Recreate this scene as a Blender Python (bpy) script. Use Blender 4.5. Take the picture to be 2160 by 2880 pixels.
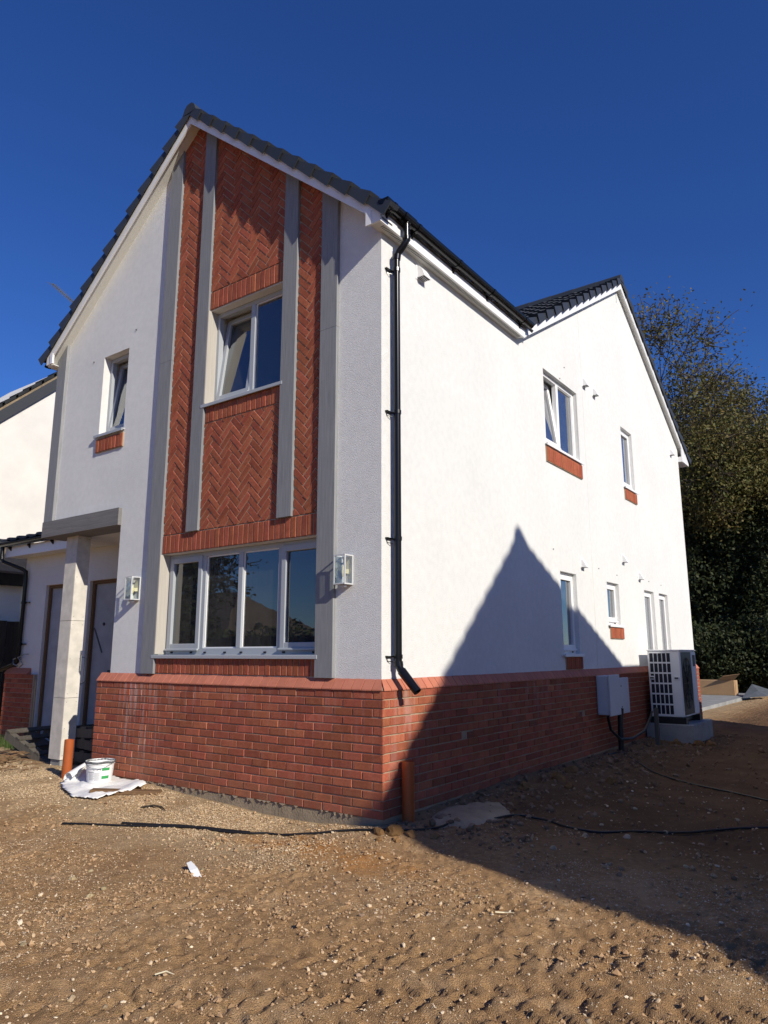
import bpy, bmesh, math, random
import numpy as np
from mathutils import Vector, Matrix
from mathutils.noise import noise as mnoise
random.seed(7); rng=np.random.default_rng(7)
SC=bpy.context.scene; COL=SC.collection
for o in list(bpy.data.objects): bpy.data.objects.remove(o)
R=math.radians
# ------------------------------------------------------------ camera
CAMP=(3.7222535,-5.1072973,1.3626956); YAW,PITCH,ROLL=0.628017,0.195939,-0.0011708
def cam_axes():
    cy,sy=math.cos(YAW),math.sin(YAW)
    f=Vector((-sy*math.cos(PITCH),cy*math.cos(PITCH),math.sin(PITCH))); r=Vector((cy,sy,0)); u=r.cross(f)
    c,s=math.cos(ROLL),math.sin(ROLL)
    return c*r+s*u,-s*r+c*u,f
cr,cu,cf=cam_axes()
cd=bpy.data.cameras.new('camera'); cam=bpy.data.objects.new('camera',cd); COL.objects.link(cam)
cam.matrix_world=Matrix(((cr.x,cu.x,-cf.x,CAMP[0]),(cr.y,cu.y,-cf.y,CAMP[1]),(cr.z,cu.z,-cf.z,CAMP[2]),(0,0,0,1)))
cd.sensor_fit='HORIZONTAL'; cd.sensor_width=36; cd.lens=2004.72/2160*36; cd.clip_start=.05; cd.clip_end=3000
SC.camera=cam
# ------------------------------------------------------------ sky, sun, exposure
SUN=Vector((1,-.281,.5655)).normalized()
w=bpy.data.worlds.new('World'); SC.world=w; w.use_nodes=True
nt=w.node_tree; bg=nt.nodes['Background']; sky=nt.nodes.new('ShaderNodeTexSky'); sky.sky_type='NISHITA'; sky.sun_disc=False
sky.sun_elevation=math.asin(SUN.z); sky.sun_rotation=math.atan2(SUN.x,SUN.y)
sky.altitude=0; sky.air_density=1.; sky.dust_density=.0; sky.ozone_density=10.0
bg.inputs['Strength'].default_value=.108
hs=nt.nodes.new('ShaderNodeHueSaturation'); hs.inputs['Saturation'].default_value=1.08; hs.inputs['Hue'].default_value=.513; nt.links.new(sky.outputs[0],hs.inputs['Color']); nt.links.new(hs.outputs[0],bg.inputs[0])
sl=bpy.data.lights.new('sun','SUN'); sl.energy=5.0; sl.angle=R(.53); sl.color=(1,.93,.80)
so=bpy.data.objects.new('sun',sl); COL.objects.link(so); so.location=SUN*60; so.rotation_euler=(-SUN).to_track_quat('-Z','Y').to_euler()
vs=SC.view_settings; vs.view_transform='Standard'; vs.look='None'; vs.gamma=1; vs.use_curve_mapping=False; vs.exposure=.06
# ------------------------------------------------------------ helpers
def link(o,parent=None):
    COL.objects.link(o)
    if parent is not None: o.parent=parent
    return o
def tag(o,label=None,cat=None,group=None,kind=None):
    if label: o['label']=label
    if cat: o['category']=cat
    if group: o['group']=group
    if kind: o['kind']=kind
    return o
def empty(name,loc=(0,0,0),rz=0):
    o=bpy.data.objects.new(name,None); o.location=loc; o.rotation_euler=(0,0,rz); o.empty_display_size=.2; return link(o)
def mesh(name,v,f,mat=None,smooth=False):
    m=bpy.data.meshes.new(name); m.from_pydata([tuple(p) for p in v],[],[tuple(q) for q in f])
    if mat: m.materials.append(mat)
    if smooth: m.polygons.foreach_set('use_smooth',[True]*len(m.polygons))
    m.update(); return m
class MB:
    def __init__(s): s.v=[]; s.f=[]
    def add(s,v,f):
        n=len(s.v); s.v+=[tuple(p) for p in v]; s.f+=[tuple(i+n for i in q) for q in f]; return s
    def box(s,a,b):
        x0,y0,z0=a; x1,y1,z1=b
        if x0>x1:x0,x1=x1,x0
        if y0>y1:y0,y1=y1,y0
        if z0>z1:z0,z1=z1,z0
        return s.add([(x0,y0,z0),(x1,y0,z0),(x1,y1,z0),(x0,y1,z0),(x0,y0,z1),(x1,y0,z1),(x1,y1,z1),(x0,y1,z1)],
          [(0,3,2,1),(4,5,6,7),(0,1,5,4),(1,2,6,5),(2,3,7,6),(3,0,4,7)])
    def cbox(s,a,b,c=.004):
        x0,y0,z0=[min(p,q) for p,q in zip(a,b)]; x1,y1,z1=[max(p,q) for p,q in zip(a,b)]
        bm=bmesh.new(); bmesh.ops.create_cube(bm,size=1)
        for q in bm.verts: q.co=Vector(((x0+x1)/2+q.co.x*(x1-x0),(y0+y1)/2+q.co.y*(y1-y0),(z0+z1)/2+q.co.z*(z1-z0)))
        bmesh.ops.bevel(bm,geom=bm.edges[:],offset=c,segments=1,affect='EDGES')
        bm.verts.index_update(); s.add([q.co[:] for q in bm.verts],[[q.index for q in f.verts] for f in bm.faces]); bm.free(); return s
    def prism(s,pts,fn,d):   # 2D polygon -> 3D by fn(a,b,depth)
        n=len(pts); s.add([fn(a,b,0) for a,b in pts]+[fn(a,b,d) for a,b in pts],
          [tuple(range(n)),tuple(range(2*n-1,n-1,-1))]+[((i+1)%n,i,n+i,n+(i+1)%n) for i in range(n)]); return s
    def tube(s,pts,r,n=8,cap=True):
        P=[Vector(p) for p in pts]; rs=r if isinstance(r,(list,tuple)) else [r]*len(P); rings=[]; ref=None
        for i,p in enumerate(P):
            t=(P[min(i+1,len(P)-1)]-P[max(i-1,0)]).normalized()
            if ref is None: ref=Vector((0,0,1)) if abs(t.z)<.9 else Vector((1,0,0))
            a=t.cross(ref).normalized(); b=a.cross(t).normalized(); ref=b
            rings.append([p+rs[i]*(math.cos(2*math.pi*k/n)*a+math.sin(2*math.pi*k/n)*b) for k in range(n)])
        v=[q for rg in rings for q in rg]; f=[]
        for i in range(len(P)-1):
            for k in range(n): f.append((i*n+k,i*n+(k+1)%n,(i+1)*n+(k+1)%n,(i+1)*n+k))
        if cap: f+= [tuple(range(n-1,-1,-1)),tuple((len(P)-1)*n+k for k in range(n))]
        return s.add(v,f)
    def obj(s,name,mat,parent=None,smooth=False,auto=False):
        m=mesh(name,s.v,s.f,mat,smooth); bm=bmesh.new(); bm.from_mesh(m); bmesh.ops.recalc_face_normals(bm,faces=bm.faces); bm.to_mesh(m); bm.free()
        if auto:
            m.polygons.foreach_set('use_smooth',[True]*len(m.polygons)); m.set_sharp_from_angle(angle=R(40))
        return link(bpy.data.objects.new(name,m),parent)
def inst(name,m,parent,loc=(0,0,0),rot=(0,0,0),scale=None):
    o=bpy.data.objects.new(name,m); o.location=loc; o.rotation_euler=rot
    if scale: o.scale=scale
    return link(o,parent)
def wall(name,outline,holes,fn,depth,mat,parent):
    """polygon with rectangular holes, extruded; fn(a,b,d)->3D"""
    bm=bmesh.new(); loops=[]
    for lp in [outline]+holes:
        vs_=[bm.verts.new((a,b,0)) for a,b in lp]; loops.append(vs_)
        for i in range(len(vs_)): bm.edges.new((vs_[i],vs_[(i+1)%len(vs_)]))
    bmesh.ops.triangle_fill(bm,use_beauty=True,use_dissolve=False,edges=bm.edges[:])
    bm.verts.index_update(); V=[v.co for v in bm.verts]; F=[[v.index for v in f.verts] for f in bm.faces]; n=len(V)
    mb=MB(); v3=[fn(c.x,c.y,0) for c in V]+[fn(c.x,c.y,depth) for c in V]; f3=F+[[i+n for i in reversed(f)] for f in F]
    for lp in loops:
        ids=[v.index for v in lp]
        for i in range(len(ids)): a,b=ids[i],ids[(i+1)%len(ids)]; f3.append([a,b,b+n,a+n])
    bm.free(); mb.add(v3,f3); return mb.obj(name,mat,parent)
def rect(a0,a1,b0,b1): return [(a0,b0),(a1,b0),(a1,b1),(a0,b1)]
def clip(poly,nx,ny,c):   # keep nx*x+ny*y<=c
    out=[]
    for i in range(len(poly)):
        p,q=poly[i],poly[(i+1)%len(poly)]; dp=nx*p[0]+ny*p[1]-c; dq=nx*q[0]+ny*q[1]-c
        if dp<=0: out.append(p)
        if (dp<0<dq) or (dq<0<dp): t=dp/(dp-dq); out.append((p[0]+t*(q[0]-p[0]),p[1]+t*(q[1]-p[1])))
    return out
# ------------------------------------------------------------ materials
MATS={}
def M(name,col,rough=.8,rnd=.0,noise=None,bump=None,spec=.3,metal=0.,col2=None,stretch=None,hue=0.,fine=None,trans=0.):
    m=bpy.data.materials.new(name); m.use_nodes=True; t=m.node_tree; N=t.nodes; L=t.links; b=N['Principled BSDF']
    b.inputs['Roughness'].default_value=rough; b.inputs['Specular IOR Level'].default_value=spec; b.inputs['Metallic'].default_value=metal
    geo=N.new('ShaderNodeNewGeometry'); pos=geo.outputs['Position']
    if stretch:
        mp=N.new('ShaderNodeMapping'); mp.inputs['Scale'].default_value=stretch; L.new(pos,mp.inputs[0]); pos=mp.outputs[0]
    rgb=N.new('ShaderNodeRGB'); rgb.outputs[0].default_value=(*col,1); c=rgb.outputs[0]
    def mix(fac,a,bb,mode='MIX'):
        x=N.new('ShaderNodeMix'); x.data_type='RGBA'; x.blend_type=mode
        if isinstance(fac,(int,float)): x.inputs[0].default_value=fac
        else: L.new(fac,x.inputs[0])
        for s,q in ((6,a),(7,bb)):
            if isinstance(q,tuple): x.inputs[s].default_value=(*q,1)
            else: L.new(q,x.inputs[s])
        return x.outputs[2]
    def nz(scale,detail=4,ro=.6):
        x=N.new('ShaderNodeTexNoise'); x.inputs['Scale'].default_value=scale; x.inputs['Detail'].default_value=detail; x.inputs['Roughness'].default_value=ro; L.new(pos,x.inputs['Vector']); return x.outputs['Fac']
    def ramp(f,a,bb):
        x=N.new('ShaderNodeMapRange'); x.inputs['From Min'].default_value=a; x.inputs['From Max'].default_value=bb; L.new(f,x.inputs[0]); return x.outputs[0]
    if noise:
        sc,amt=noise; f=ramp(nz(sc),.3,.7); c=mix(f,c,col2 if col2 else tuple(q*(1-amt) for q in col))
    if fine:
        sc,amt=fine; f=ramp(nz(sc,2,.5),.35,.65); c=mix(f,mix(1.,c,(1-amt,)*3,'MULTIPLY'),c)
    if rnd:
        oi=N.new('ShaderNodeObjectInfo'); h=N.new('ShaderNodeHueSaturation'); L.new(c,h.inputs['Color'])
        mr=N.new('ShaderNodeMapRange'); mr.inputs['To Min'].default_value=1-rnd; mr.inputs['To Max'].default_value=1+rnd; L.new(oi.outputs['Random'],mr.inputs[0]); L.new(mr.outputs[0],h.inputs['Value'])
        if hue:
            m2=N.new('ShaderNodeMath'); m2.operation='MULTIPLY'; m2.inputs[1].default_value=7.31; L.new(oi.outputs['Random'],m2.inputs[0]); m3=N.new('ShaderNodeMath'); m3.operation='FRACT'; L.new(m2.outputs[0],m3.inputs[0])
            m4=N.new('ShaderNodeMapRange'); m4.inputs['To Min'].default_value=.5-hue; m4.inputs['To Max'].default_value=.5+hue; L.new(m3.outputs[0],m4.inputs[0]); L.new(m4.outputs[0],h.inputs['Hue'])
        c=h.outputs[0]
    L.new(c,b.inputs['Base Color'])
    if bump:
        sc,st,dist=bump[:3]; bn=N.new('ShaderNodeBump'); bn.inputs['Strength'].default_value=st; bn.inputs['Distance'].default_value=dist
        L.new(nz(sc,bump[3] if len(bump)>3 else 3,.55),bn.inputs['Height']); L.new(bn.outputs[0],b.inputs['Normal'])
    m['c']=0; MATS[name]=(m,t,b,c,mix,nz,ramp,pos); return m
render=M('white_render',(.775,.775,.76),.9,noise=(.9,.07),bump=(140,.75,.011,3),spec=.1,fine=(14,.05))
# fine seams / dirty streaks kept subtle
nrender=M('neighbour_render',(.72,.70,.66),.9,noise=(1.6,.12),bump=(110,.6,.008),spec=.1)
brick=M('red_brick',(.41,.125,.068),.85,rnd=.16,hue=.005,noise=(9,.0),col2=(.33,.092,.05),bump=(160,.35,.003),spec=.15,fine=(60,.22))
brickp=M('plinth_brick',(.42,.13,.072),.85,rnd=.22,hue=.006,noise=(9,.0),col2=(.33,.095,.052),bump=(160,.35,.003),spec=.15,fine=(60,.2))
slopeb=M('plinth_header_brick',(.52,.19,.12),.7,rnd=.10,noise=(14,.0),col2=(.46,.16,.10),bump=(200,.2,.002),spec=.2)
def stain(name,parts):
    """lime run-down streaks and splashed mud on the brickwork; parts=(xc,half width,ztop,zbottom,strength)"""
    m,t,b,c,mix,nz,ramp,pos=MATS[name]; N=t.nodes; L=t.links
    geo=N.new('ShaderNodeNewGeometry'); sep=N.new('ShaderNodeSeparateXYZ'); L.new(geo.outputs['Position'],sep.inputs[0])
    mp=N.new('ShaderNodeMapping'); mp.inputs['Scale'].default_value=(26,9,1.6); L.new(geo.outputs['Position'],mp.inputs[0])
    st=N.new('ShaderNodeTexNoise'); st.inputs['Scale'].default_value=1; st.inputs['Detail'].default_value=5; L.new(mp.outputs[0],st.inputs['Vector'])
    def mth(op,a,bb):
        x=N.new('ShaderNodeMath'); x.operation=op
        for i,q in enumerate((a,bb)):
            if isinstance(q,(int,float)): x.inputs[i].default_value=q
            else: L.new(q,x.inputs[i])
        return x.outputs[0]
    tot=None
    for ax,xc,hw,z0,z1,s,lo in parts:
        d=mth('ABSOLUTE',mth('SUBTRACT',sep.outputs[ax],xc),0); f=ramp(d,hw,0); g=ramp(sep.outputs[2],z1,z0)
        q=mth('MULTIPLY',mth('MULTIPLY',f,g),mth('MULTIPLY',ramp(st.outputs['Fac'],lo,lo+.16),s)); tot=q if tot is None else mth('MAXIMUM',tot,q)
    cc=mix(tot,c,(.62,.54,.50)); 
    mud=mth('MULTIPLY',ramp(sep.outputs[2],.33,-.05),mth('MULTIPLY',ramp(nz(7),.35,.65),.55)); cc=mix(mud,cc,(.24,.15,.095)); L.new(cc,b.inputs['Base Color'])
stain('plinth_brick',[(0,-3.62,.13,1.2,.1,.95,.46),(0,-3.78,.10,1.1,.25,.5,.5),(0,-3.4,.5,.45,-.1,.5,.5),(0,-2.6,1.4,1.2,.55,.28,.5),(1,2.9,1.6,1.2,.2,.22,.52),(1,.35,.5,1.1,-.2,.25,.5)])
mortar=M('mortar',(.42,.33,.235),.95,noise=(20,.25),bump=(220,.6,.004),spec=.05)
concrete=M('concrete',(.40,.32,.22),.95,noise=(4,.35),bump=(60,.6,.01),spec=.05)
padcon=M('pad_concrete',(.33,.33,.32),.9,noise=(3,.3),bump=(90,.4,.005),spec=.1)
timber=M('grey_timber_board',(.28,.285,.295),.7,rnd=.05,noise=(1,.0),col2=(.19,.195,.205),stretch=(90,90,3.0),bump=(1.0,.35,.003),spec=.2)
timberh=M('grey_timber_board_horizontal',(.22,.21,.205),.7,noise=(1,.0),col2=(.14,.135,.13),stretch=(3,90,90),bump=(1.0,.35,.003),spec=.2)
liner=M('cream_reveal_board',(.48,.45,.40),.7,noise=(1,.0),col2=(.40,.37,.33),stretch=(60,60,2),spec=.2)
upvc=M('white_upvc',(.82,.82,.82),.35,spec=.5)
frameg=M('grey_window_frame',(.38,.405,.43),.4,spec=.5)
framed=M('sash_inner_frame',(.55,.57,.59),.45,spec=.4)
tile=M('slate_grey_tile',(.042,.046,.052),.6,rnd=.15,noise=(6,.2),bump=(80,.2,.004),spec=.35)
cap=M('slate_grey_verge_cap',(.038,.043,.052),.5,rnd=.1,noise=(5,.15),spec=.4)
black=M('black_plastic',(.006,.006,.007),.22,spec=.35)
blackr=M('black_rubber',(.012,.012,.013),.45,spec=.4)
soffitm=M('soffit_vinyl',(.66,.65,.60),.5,spec=.3)
orange=M('orange_pvc',(.42,.105,.03),.38,noise=(3,.2),spec=.4)
board=M('cement_board',(.68,.64,.57),.85,noise=(6,.12),bump=(70,.15,.003),spec=.1,fine=(9,.16))
screwm=M('screw',(.12,.11,.1),.6)
room=M('room_plaster',(.42,.41,.38),.9)
darkgrey=M('dark_grey_paint',(.04,.043,.05),.5)
ntile=M('neighbour_tile',(.035,.037,.04),.95,noise=(6,.3),bump=(40,.4,.01),spec=.03)
gtile=M('weathered_brown_tile',(.17,.13,.09),.85,rnd=.1,noise=(5,.4),bump=(40,.5,.01))
wood=M('rough_timber',(.20,.12,.065),.9,rnd=.15,noise=(1,.35),stretch=(6,60,60),bump=(1,.4,.004),spec=.1)
woodg=M('weathered_timber',(.13,.115,.095),.9,rnd=.2,noise=(1,.35),stretch=(40,40,2),bump=(1,.4,.004),spec=.1)
fencem=M('dark_fence_board',(.065,.055,.045),.9,rnd=.25,noise=(1,.4),stretch=(40,40,3),spec=.1)
lampm=M('lamp_metal',(.55,.56,.57),.4,spec=.5)
cream=M('candle_sleeve',(.80,.72,.50),.5)
cloth=M('white_sheet',(.80,.79,.77),.8,noise=(8,.06),bump=(30,.3,.01))
hpwhite=M('heat_pump_casing',(.72,.73,.75),.45,noise=(2,.03),spec=.4)
hpdark=M('heat_pump_slot',(.012,.013,.022),.5)
boxg=M('meter_box_plastic',(.58,.59,.61),.6,noise=(5,.06),spec=.3)
card=M('cardboard',(.42,.27,.15),.85,noise=(4,.15),spec=.1)
galv=M('galvanised_sheet',(.30,.33,.36),.45,metal=.6,noise=(5,.3))
green=M('green_print',(.04,.30,.09),.5)
inkm=M('grey_print',(.16,.17,.18),.6)
bucketm=M('bucket_plastic',(.80,.81,.81),.4,noise=(9,.08))
paintlip=M('dried_plaster',(.06,.065,.07),.8,noise=(26,.0),col2=(.16,.165,.17),bump=(60,.6,.01))
barkm=M('bark',(.075,.058,.042),.95,noise=(3,.4),bump=(20,.7,.03))
doorm=M('boarded_door',(.42,.425,.43),.7,noise=(3,.12),fine=(5,.15))
paper=M('white_paper',(.85,.85,.84),.7)
stonem=M('flint_stone',(.42,.31,.19),.75,rnd=.3,hue=.02,noise=(14,.35),bump=(40,.3,.01))
clodm=M('earth_clod',(.24,.135,.06),.95,rnd=.25,noise=(12,.3),bump=(50,.7,.01),spec=.05)
def glassmat(name,boost,tint=(.9,.95,.95),dust=.06):
    m=bpy.data.materials.new(name); m.use_nodes=True; t=m.node_tree; N=t.nodes; L=t.links
    for n in list(N):
        if n.type!='OUTPUT_MATERIAL': N.remove(n)
    tr=N.new('ShaderNodeBsdfTransparent'); tr.inputs[0].default_value=(*tint,1); gl=N.new('ShaderNodeBsdfGlossy'); gl.inputs['Roughness'].default_value=.0; gl.inputs['Color'].default_value=(.95,.97,1,1)
    fr=N.new('ShaderNodeFresnel'); fr.inputs[0].default_value=1.5; mu=N.new('ShaderNodeMath'); mu.operation='MULTIPLY'; mu.inputs[1].default_value=boost; mu.use_clamp=True; L.new(fr.outputs[0],mu.inputs[0])
    nzz=N.new('ShaderNodeTexNoise'); nzz.inputs['Scale'].default_value=1.6; bp=N.new('ShaderNodeBump'); bp.inputs['Strength'].default_value=.04; bp.inputs['Distance'].default_value=.02; L.new(nzz.outputs['Fac'],bp.inputs['Height']); L.new(bp.outputs[0],gl.inputs['Normal'])
    mx=N.new('ShaderNodeMixShader'); L.new(mu.outputs[0],mx.inputs[0]); L.new(tr.outputs[0],mx.inputs[1]); L.new(gl.outputs[0],mx.inputs[2]); df=N.new('ShaderNodeBsdfDiffuse'); df.inputs[0].default_value=(.75,.74,.7,1); n2=N.new('ShaderNodeTexNoise'); n2.inputs['Scale'].default_value=7; n2.inputs['Detail'].default_value=6; m5=N.new('ShaderNodeMath'); m5.operation='MULTIPLY'; m5.inputs[1].default_value=dust; L.new(n2.outputs['Fac'],m5.inputs[0]); mz=N.new('ShaderNodeMixShader'); L.new(m5.outputs[0],mz.inputs[0]); L.new(mx.outputs[0],mz.inputs[1]); L.new(df.outputs[0],mz.inputs[2]); L.new(mz.outputs[0],N['Material Output'].inputs[0]); return m
glass=glassmat('window_glass',2.9,(.62,.68,.68)); lglass=glassmat('lamp_glass',.45,(.95,.97,.96),.0)
# ------------------------------------------------------------ ground
D=.056
def sstep(a,b,x): t=np.clip((x-a)/(b-a),0,1); return t*t*(3-2*t)
def vnoise(x,y,seed=0):
    xi=np.floor(x).astype(np.int64); yi=np.floor(y).astype(np.int64); xf=x-xi; yf=y-yi; u=xf*xf*(3-2*xf); v=yf*yf*(3-2*yf)
    def h(a,b):
        n=(a*374761393+b*668265263+seed*974711)&0x7fffffff; n=((n^(n>>13))*1274126177)&0x7fffffff; return ((n^(n>>16))&0xffff)/65535.
    return (h(xi,yi)*(1-u)+h(xi+1,yi)*u)*(1-v)+(h(xi,yi+1)*(1-u)+h(xi+1,yi+1)*u)*v
def fbm(x,y,oct=4,seed=0):
    s=0;a=.5
    for i in range(oct): s=s+a*(vnoise(x,y,seed+i)-.5); x=x*2.03+7.1; y=y*2.03+3.7; a*=.5
    return s
FX=[-20,-5,-4.2,-3.1,-2.5,-1.9,-1.4,-.7,-.24,.1,30]; FZ=[-.06,-.05,-.04,-.02,-.07,-.09,-.12,-.125,-.075,-.06,-.06]
SY=[-3,0,.5,1.5,2.6,4,6,7.4,9,14,60]; SZ=[-.1,-.07,-.025,-.005,.015,-.02,-.05,.0,-.03,-.08,-.1]
def gbase(x,y):
    x=np.asarray(x,float); y=np.asarray(y,float)
    far=np.full(np.broadcast(x,y).shape,-.15)
    wf=np.exp(-np.maximum(-y,0)/.8)*sstep(.5,-.2,x); wf=wf*sstep(2.5,.6,y)   # beside front wall
    z=far*(1-wf)+np.interp(x,FX,FZ)*wf
    ws=np.exp(-np.maximum(x,0)/1.6)*sstep(-.4,.5,y)*sstep(-1.2,-.2,x); z=z*(1-ws)+np.interp(y,SY,SZ)*ws
    lf=sstep(-4.2,-6,x); z=z*(1-lf)+(-.05)*lf
    # rubble bank along the side wall and at the corner
    z=z+.05*np.exp(-((x-.15)**2/.06+(y-.0)**2/.03))
    z=z+.06*np.exp(-((x-.55)**2/.12))*sstep(1.6,2.4,y)*sstep(6.5,5,y)
    z=z-.12*np.exp(-((x-2.4)**2/.25+(y-1.6)**2/.08))
    return z
def gdetail(x,y):
    z=.05*fbm(x*.9,y*.9,3,1)+.022*fbm(x*4,y*4,3,5)+.012*sstep(.55,.8,vnoise(x*23,y*23,41))*sstep(.45,.7,vnoise(x*1.7,y*1.7,43))
    rough=.55+.9*sstep(.15,.6,vnoise(x*.8+3,y*.8,9)); gr=sstep(-1.7,-.9,y)*sstep(.2,-.8,x)
    z=z+.011*rough*(1-.4*gr)*fbm(x*14,y*14,4,11)
    c=vnoise(x*9,y*9,31); z=z+.008*sstep(.62,.95,c)*(1-.6*gr)
    pat=sstep(.35,.65,vnoise(x*1.4+9,y*1.4,61)); z=z+(.0015+.007*pat)*(1-.5*gr)*(sstep(.62,.72,vnoise(x*17,y*17,62)*.8+vnoise(x*40,y*40,64)*.2)+.8*sstep(.58,.7,vnoise(x*33,y*33,63))-.4)
    # tyre / track imprints: lugs across diagonal bands
    for (ox,oy,ang,per,wid,dep,ln) in ((2.45,-1.95,.66,.135,.15,.024,1.5),(1.55,-1.75,.60,.15,.16,.015,2.2),(1.2,-2.55,.63,.14,.14,.018,1.7),(2.35,-.95,.62,.16,.18,.012,1.6),(.2,-1.75,.58,.16,.16,.010,1.6)):
        ca,sa=math.cos(ang),math.sin(ang); u=(x-ox)*ca+(y-oy)*sa; v=-(x-ox)*sa+(y-oy)*ca; v=v+.08*(vnoise(u*1.1,v*0+ox,70)-.5)
        band=np.exp(-(v/wid)**6)*sstep(-ln-.5,-ln+.4,u)*sstep(ln+.5,ln-.4,u)*(.35+.65*sstep(.2,.5,vnoise(u*1.0,v*.8+ox,75)))
        side=np.where(v>0,1.,-1.); lug=sstep(.55,.8,np.sin(2*math.pi*(u+.45*np.abs(v)+(.5*per)*(v>0))/per+.9*vnoise(u*4,v*4,51))*.5+.5)
        z=z-dep*band*lug*(.4+1.1*vnoise(u*5,v*6,77))+.35*dep*band*(1-lug)*vnoise(u*9,v*9,78)-.012*np.exp(-(v/wid)**4)*sstep(-ln-.5,-ln+.4,u)*sstep(ln+.5,ln-.4,u)
    return z
def fadew(x,y):   # keep the dirt from swallowing house footings
    return 1-.75*np.exp(-np.maximum(np.abs(y)-.05,0)/.15)*(x<.3)*(x>-4.6)
def gh(x,y): 
    x=np.asarray(x,float); y=np.asarray(y,float); return gbase(x,y)+gdetail(x,y)*fadew(x,y)
def ghs(x,y): return float(gh(np.array([x]),np.array([y]))[0])
def axis(segs):
    out=[segs[0][0]]
    for a,b,st in segs:
        n=max(1,int(round((b-a)/st))); out+=list(np.linspace(a,b,n+1)[1:])
    return np.array(out)
GX=axis([(-400,-60,85),(-60,-16,6),(-16,-6,.25),(-6,-4.6,.05),(-4.6,3.6,.014),(3.6,6,.12),(6,16,1),(16,60,8),(60,400,85)])
GY=axis([(-400,-60,85),(-60,-8,6),(-8,-3.7,.4),(-3.7,.6,.0135),(.6,3,.03),(3,8,.07),(8,16,.2),(16,40,1.),(40,90,8),(90,600,85)])
gx,gy=np.meshgrid(GX,GY); gz=gh(gx.ravel(),gy.ravel()).reshape(gx.shape)
nx,ny=len(GX),len(GY); V=np.stack([gx.ravel(),gy.ravel(),gz.ravel()],1)
ii=np.arange((ny-1)*(nx-1)); r_=ii//(nx-1); c_=ii%(nx-1); a=r_*nx+c_; Fq=np.stack([a,a+1,a+nx+1,a+nx],1)
def bigmesh(name,V,F,mat,smooth=True):
    m=bpy.data.meshes.new(name); k=F.shape[1]; m.vertices.add(len(V)); m.vertices.foreach_set('co',V.astype(np.float32).ravel()); m.loops.add(F.size); m.loops.foreach_set('vertex_index',F.astype(np.int32).ravel())
    m.polygons.add(len(F)); m.polygons.foreach_set('loop_start',np.arange(0,F.size,k,dtype=np.int32)); m.polygons.foreach_set('loop_total',np.full(len(F),k,np.int32)); m.polygons.foreach_set('use_smooth',np.full(len(F),smooth))
    m.materials.append(mat); m.update(calc_edges=True); m.validate(); return m
def soilmat():
    m=M('bare_earth',(.52,.325,.165),.95,noise=(1.1,.0),col2=(.41,.245,.12),bump=(150,1.,.02,4),spec=.05,fine=(22,.3))
    m,t,b,c,mix,nz,ramp,pos=MATS['bare_earth']; N=t.nodes; L=t.links
    sep=N.new('ShaderNodeSeparateXYZ'); L.new(pos,sep.inputs[0])
    def mth(op,a,bb=0.,cl=False):
        x=N.new('ShaderNodeMath'); x.operation=op; x.use_clamp=cl
        for i,q in enumerate((a,bb)):
            if isinstance(q,(int,float)): x.inputs[i].default_value=q
            else: L.new(q,x.inputs[i])
        return x.outputs[0]
    # pale gravel apron beside the front wall
    yy=mth('ADD',sep.outputs[1],mth('MULTIPLY',nz(1.7),1.3)); g=mth('MULTIPLY',ramp(yy,-.85,-.2),ramp(sep.outputs[0],.35,-.7))
    gv=mix(ramp(nz(75,2,.7),.35,.65),(.58,.43,.26),(.40,.275,.155)); c=mix(mth('MULTIPLY',ramp(nz(.55,3,.5),.45,.62),.45),c,(.36,.215,.11)); c=mix(mth('MULTIPLY',ramp(nz(2.6,5,.7),.52,.7),.5),c,(.60,.42,.25)); c=mix(mth('MULTIPLY',g,ramp(nz(3.3),.28,.5)),c,gv)
    # ochre clay streak near the corner
    dx=mth('SUBTRACT',sep.outputs[0],-.1); dy=mth('SUBTRACT',sep.outputs[1],-.62); d=mth('ADD',mth('MULTIPLY',mth('MULTIPLY',dx,dx),.6),mth('MULTIPLY',mth('MULTIPLY',dy,dy),9.))
    c=mix(mth('MULTIPLY',ramp(d,.9,.0),ramp(nz(5),.35,.62)),c,(.46,.21,.065))
    # far ground and right side: shade painted into the soil, darker and reddish
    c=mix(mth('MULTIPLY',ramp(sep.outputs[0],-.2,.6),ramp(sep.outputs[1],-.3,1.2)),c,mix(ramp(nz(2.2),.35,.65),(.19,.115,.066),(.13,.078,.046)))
    # small pale stones pressed in
    vo=N.new('ShaderNodeTexVoronoi'); vo.inputs['Scale'].default_value=38; L.new(pos,vo.inputs['Vector'])
    st=mth('MULTIPLY',ramp(vo.outputs['Distance'],.22,.12),ramp(nz(60,1,.5),.56,.6)); c=mix(mth('MULTIPLY',st,.8),c,(.55,.42,.27))
    L.new(c,b.inputs['Base Color']); return m
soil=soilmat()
ground=link(bpy.data.objects.new('ground',bigmesh('ground',V,Fq,soil))); tag(ground,'bare brown earth and gravel of the building plot','ground',kind='structure')
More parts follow.
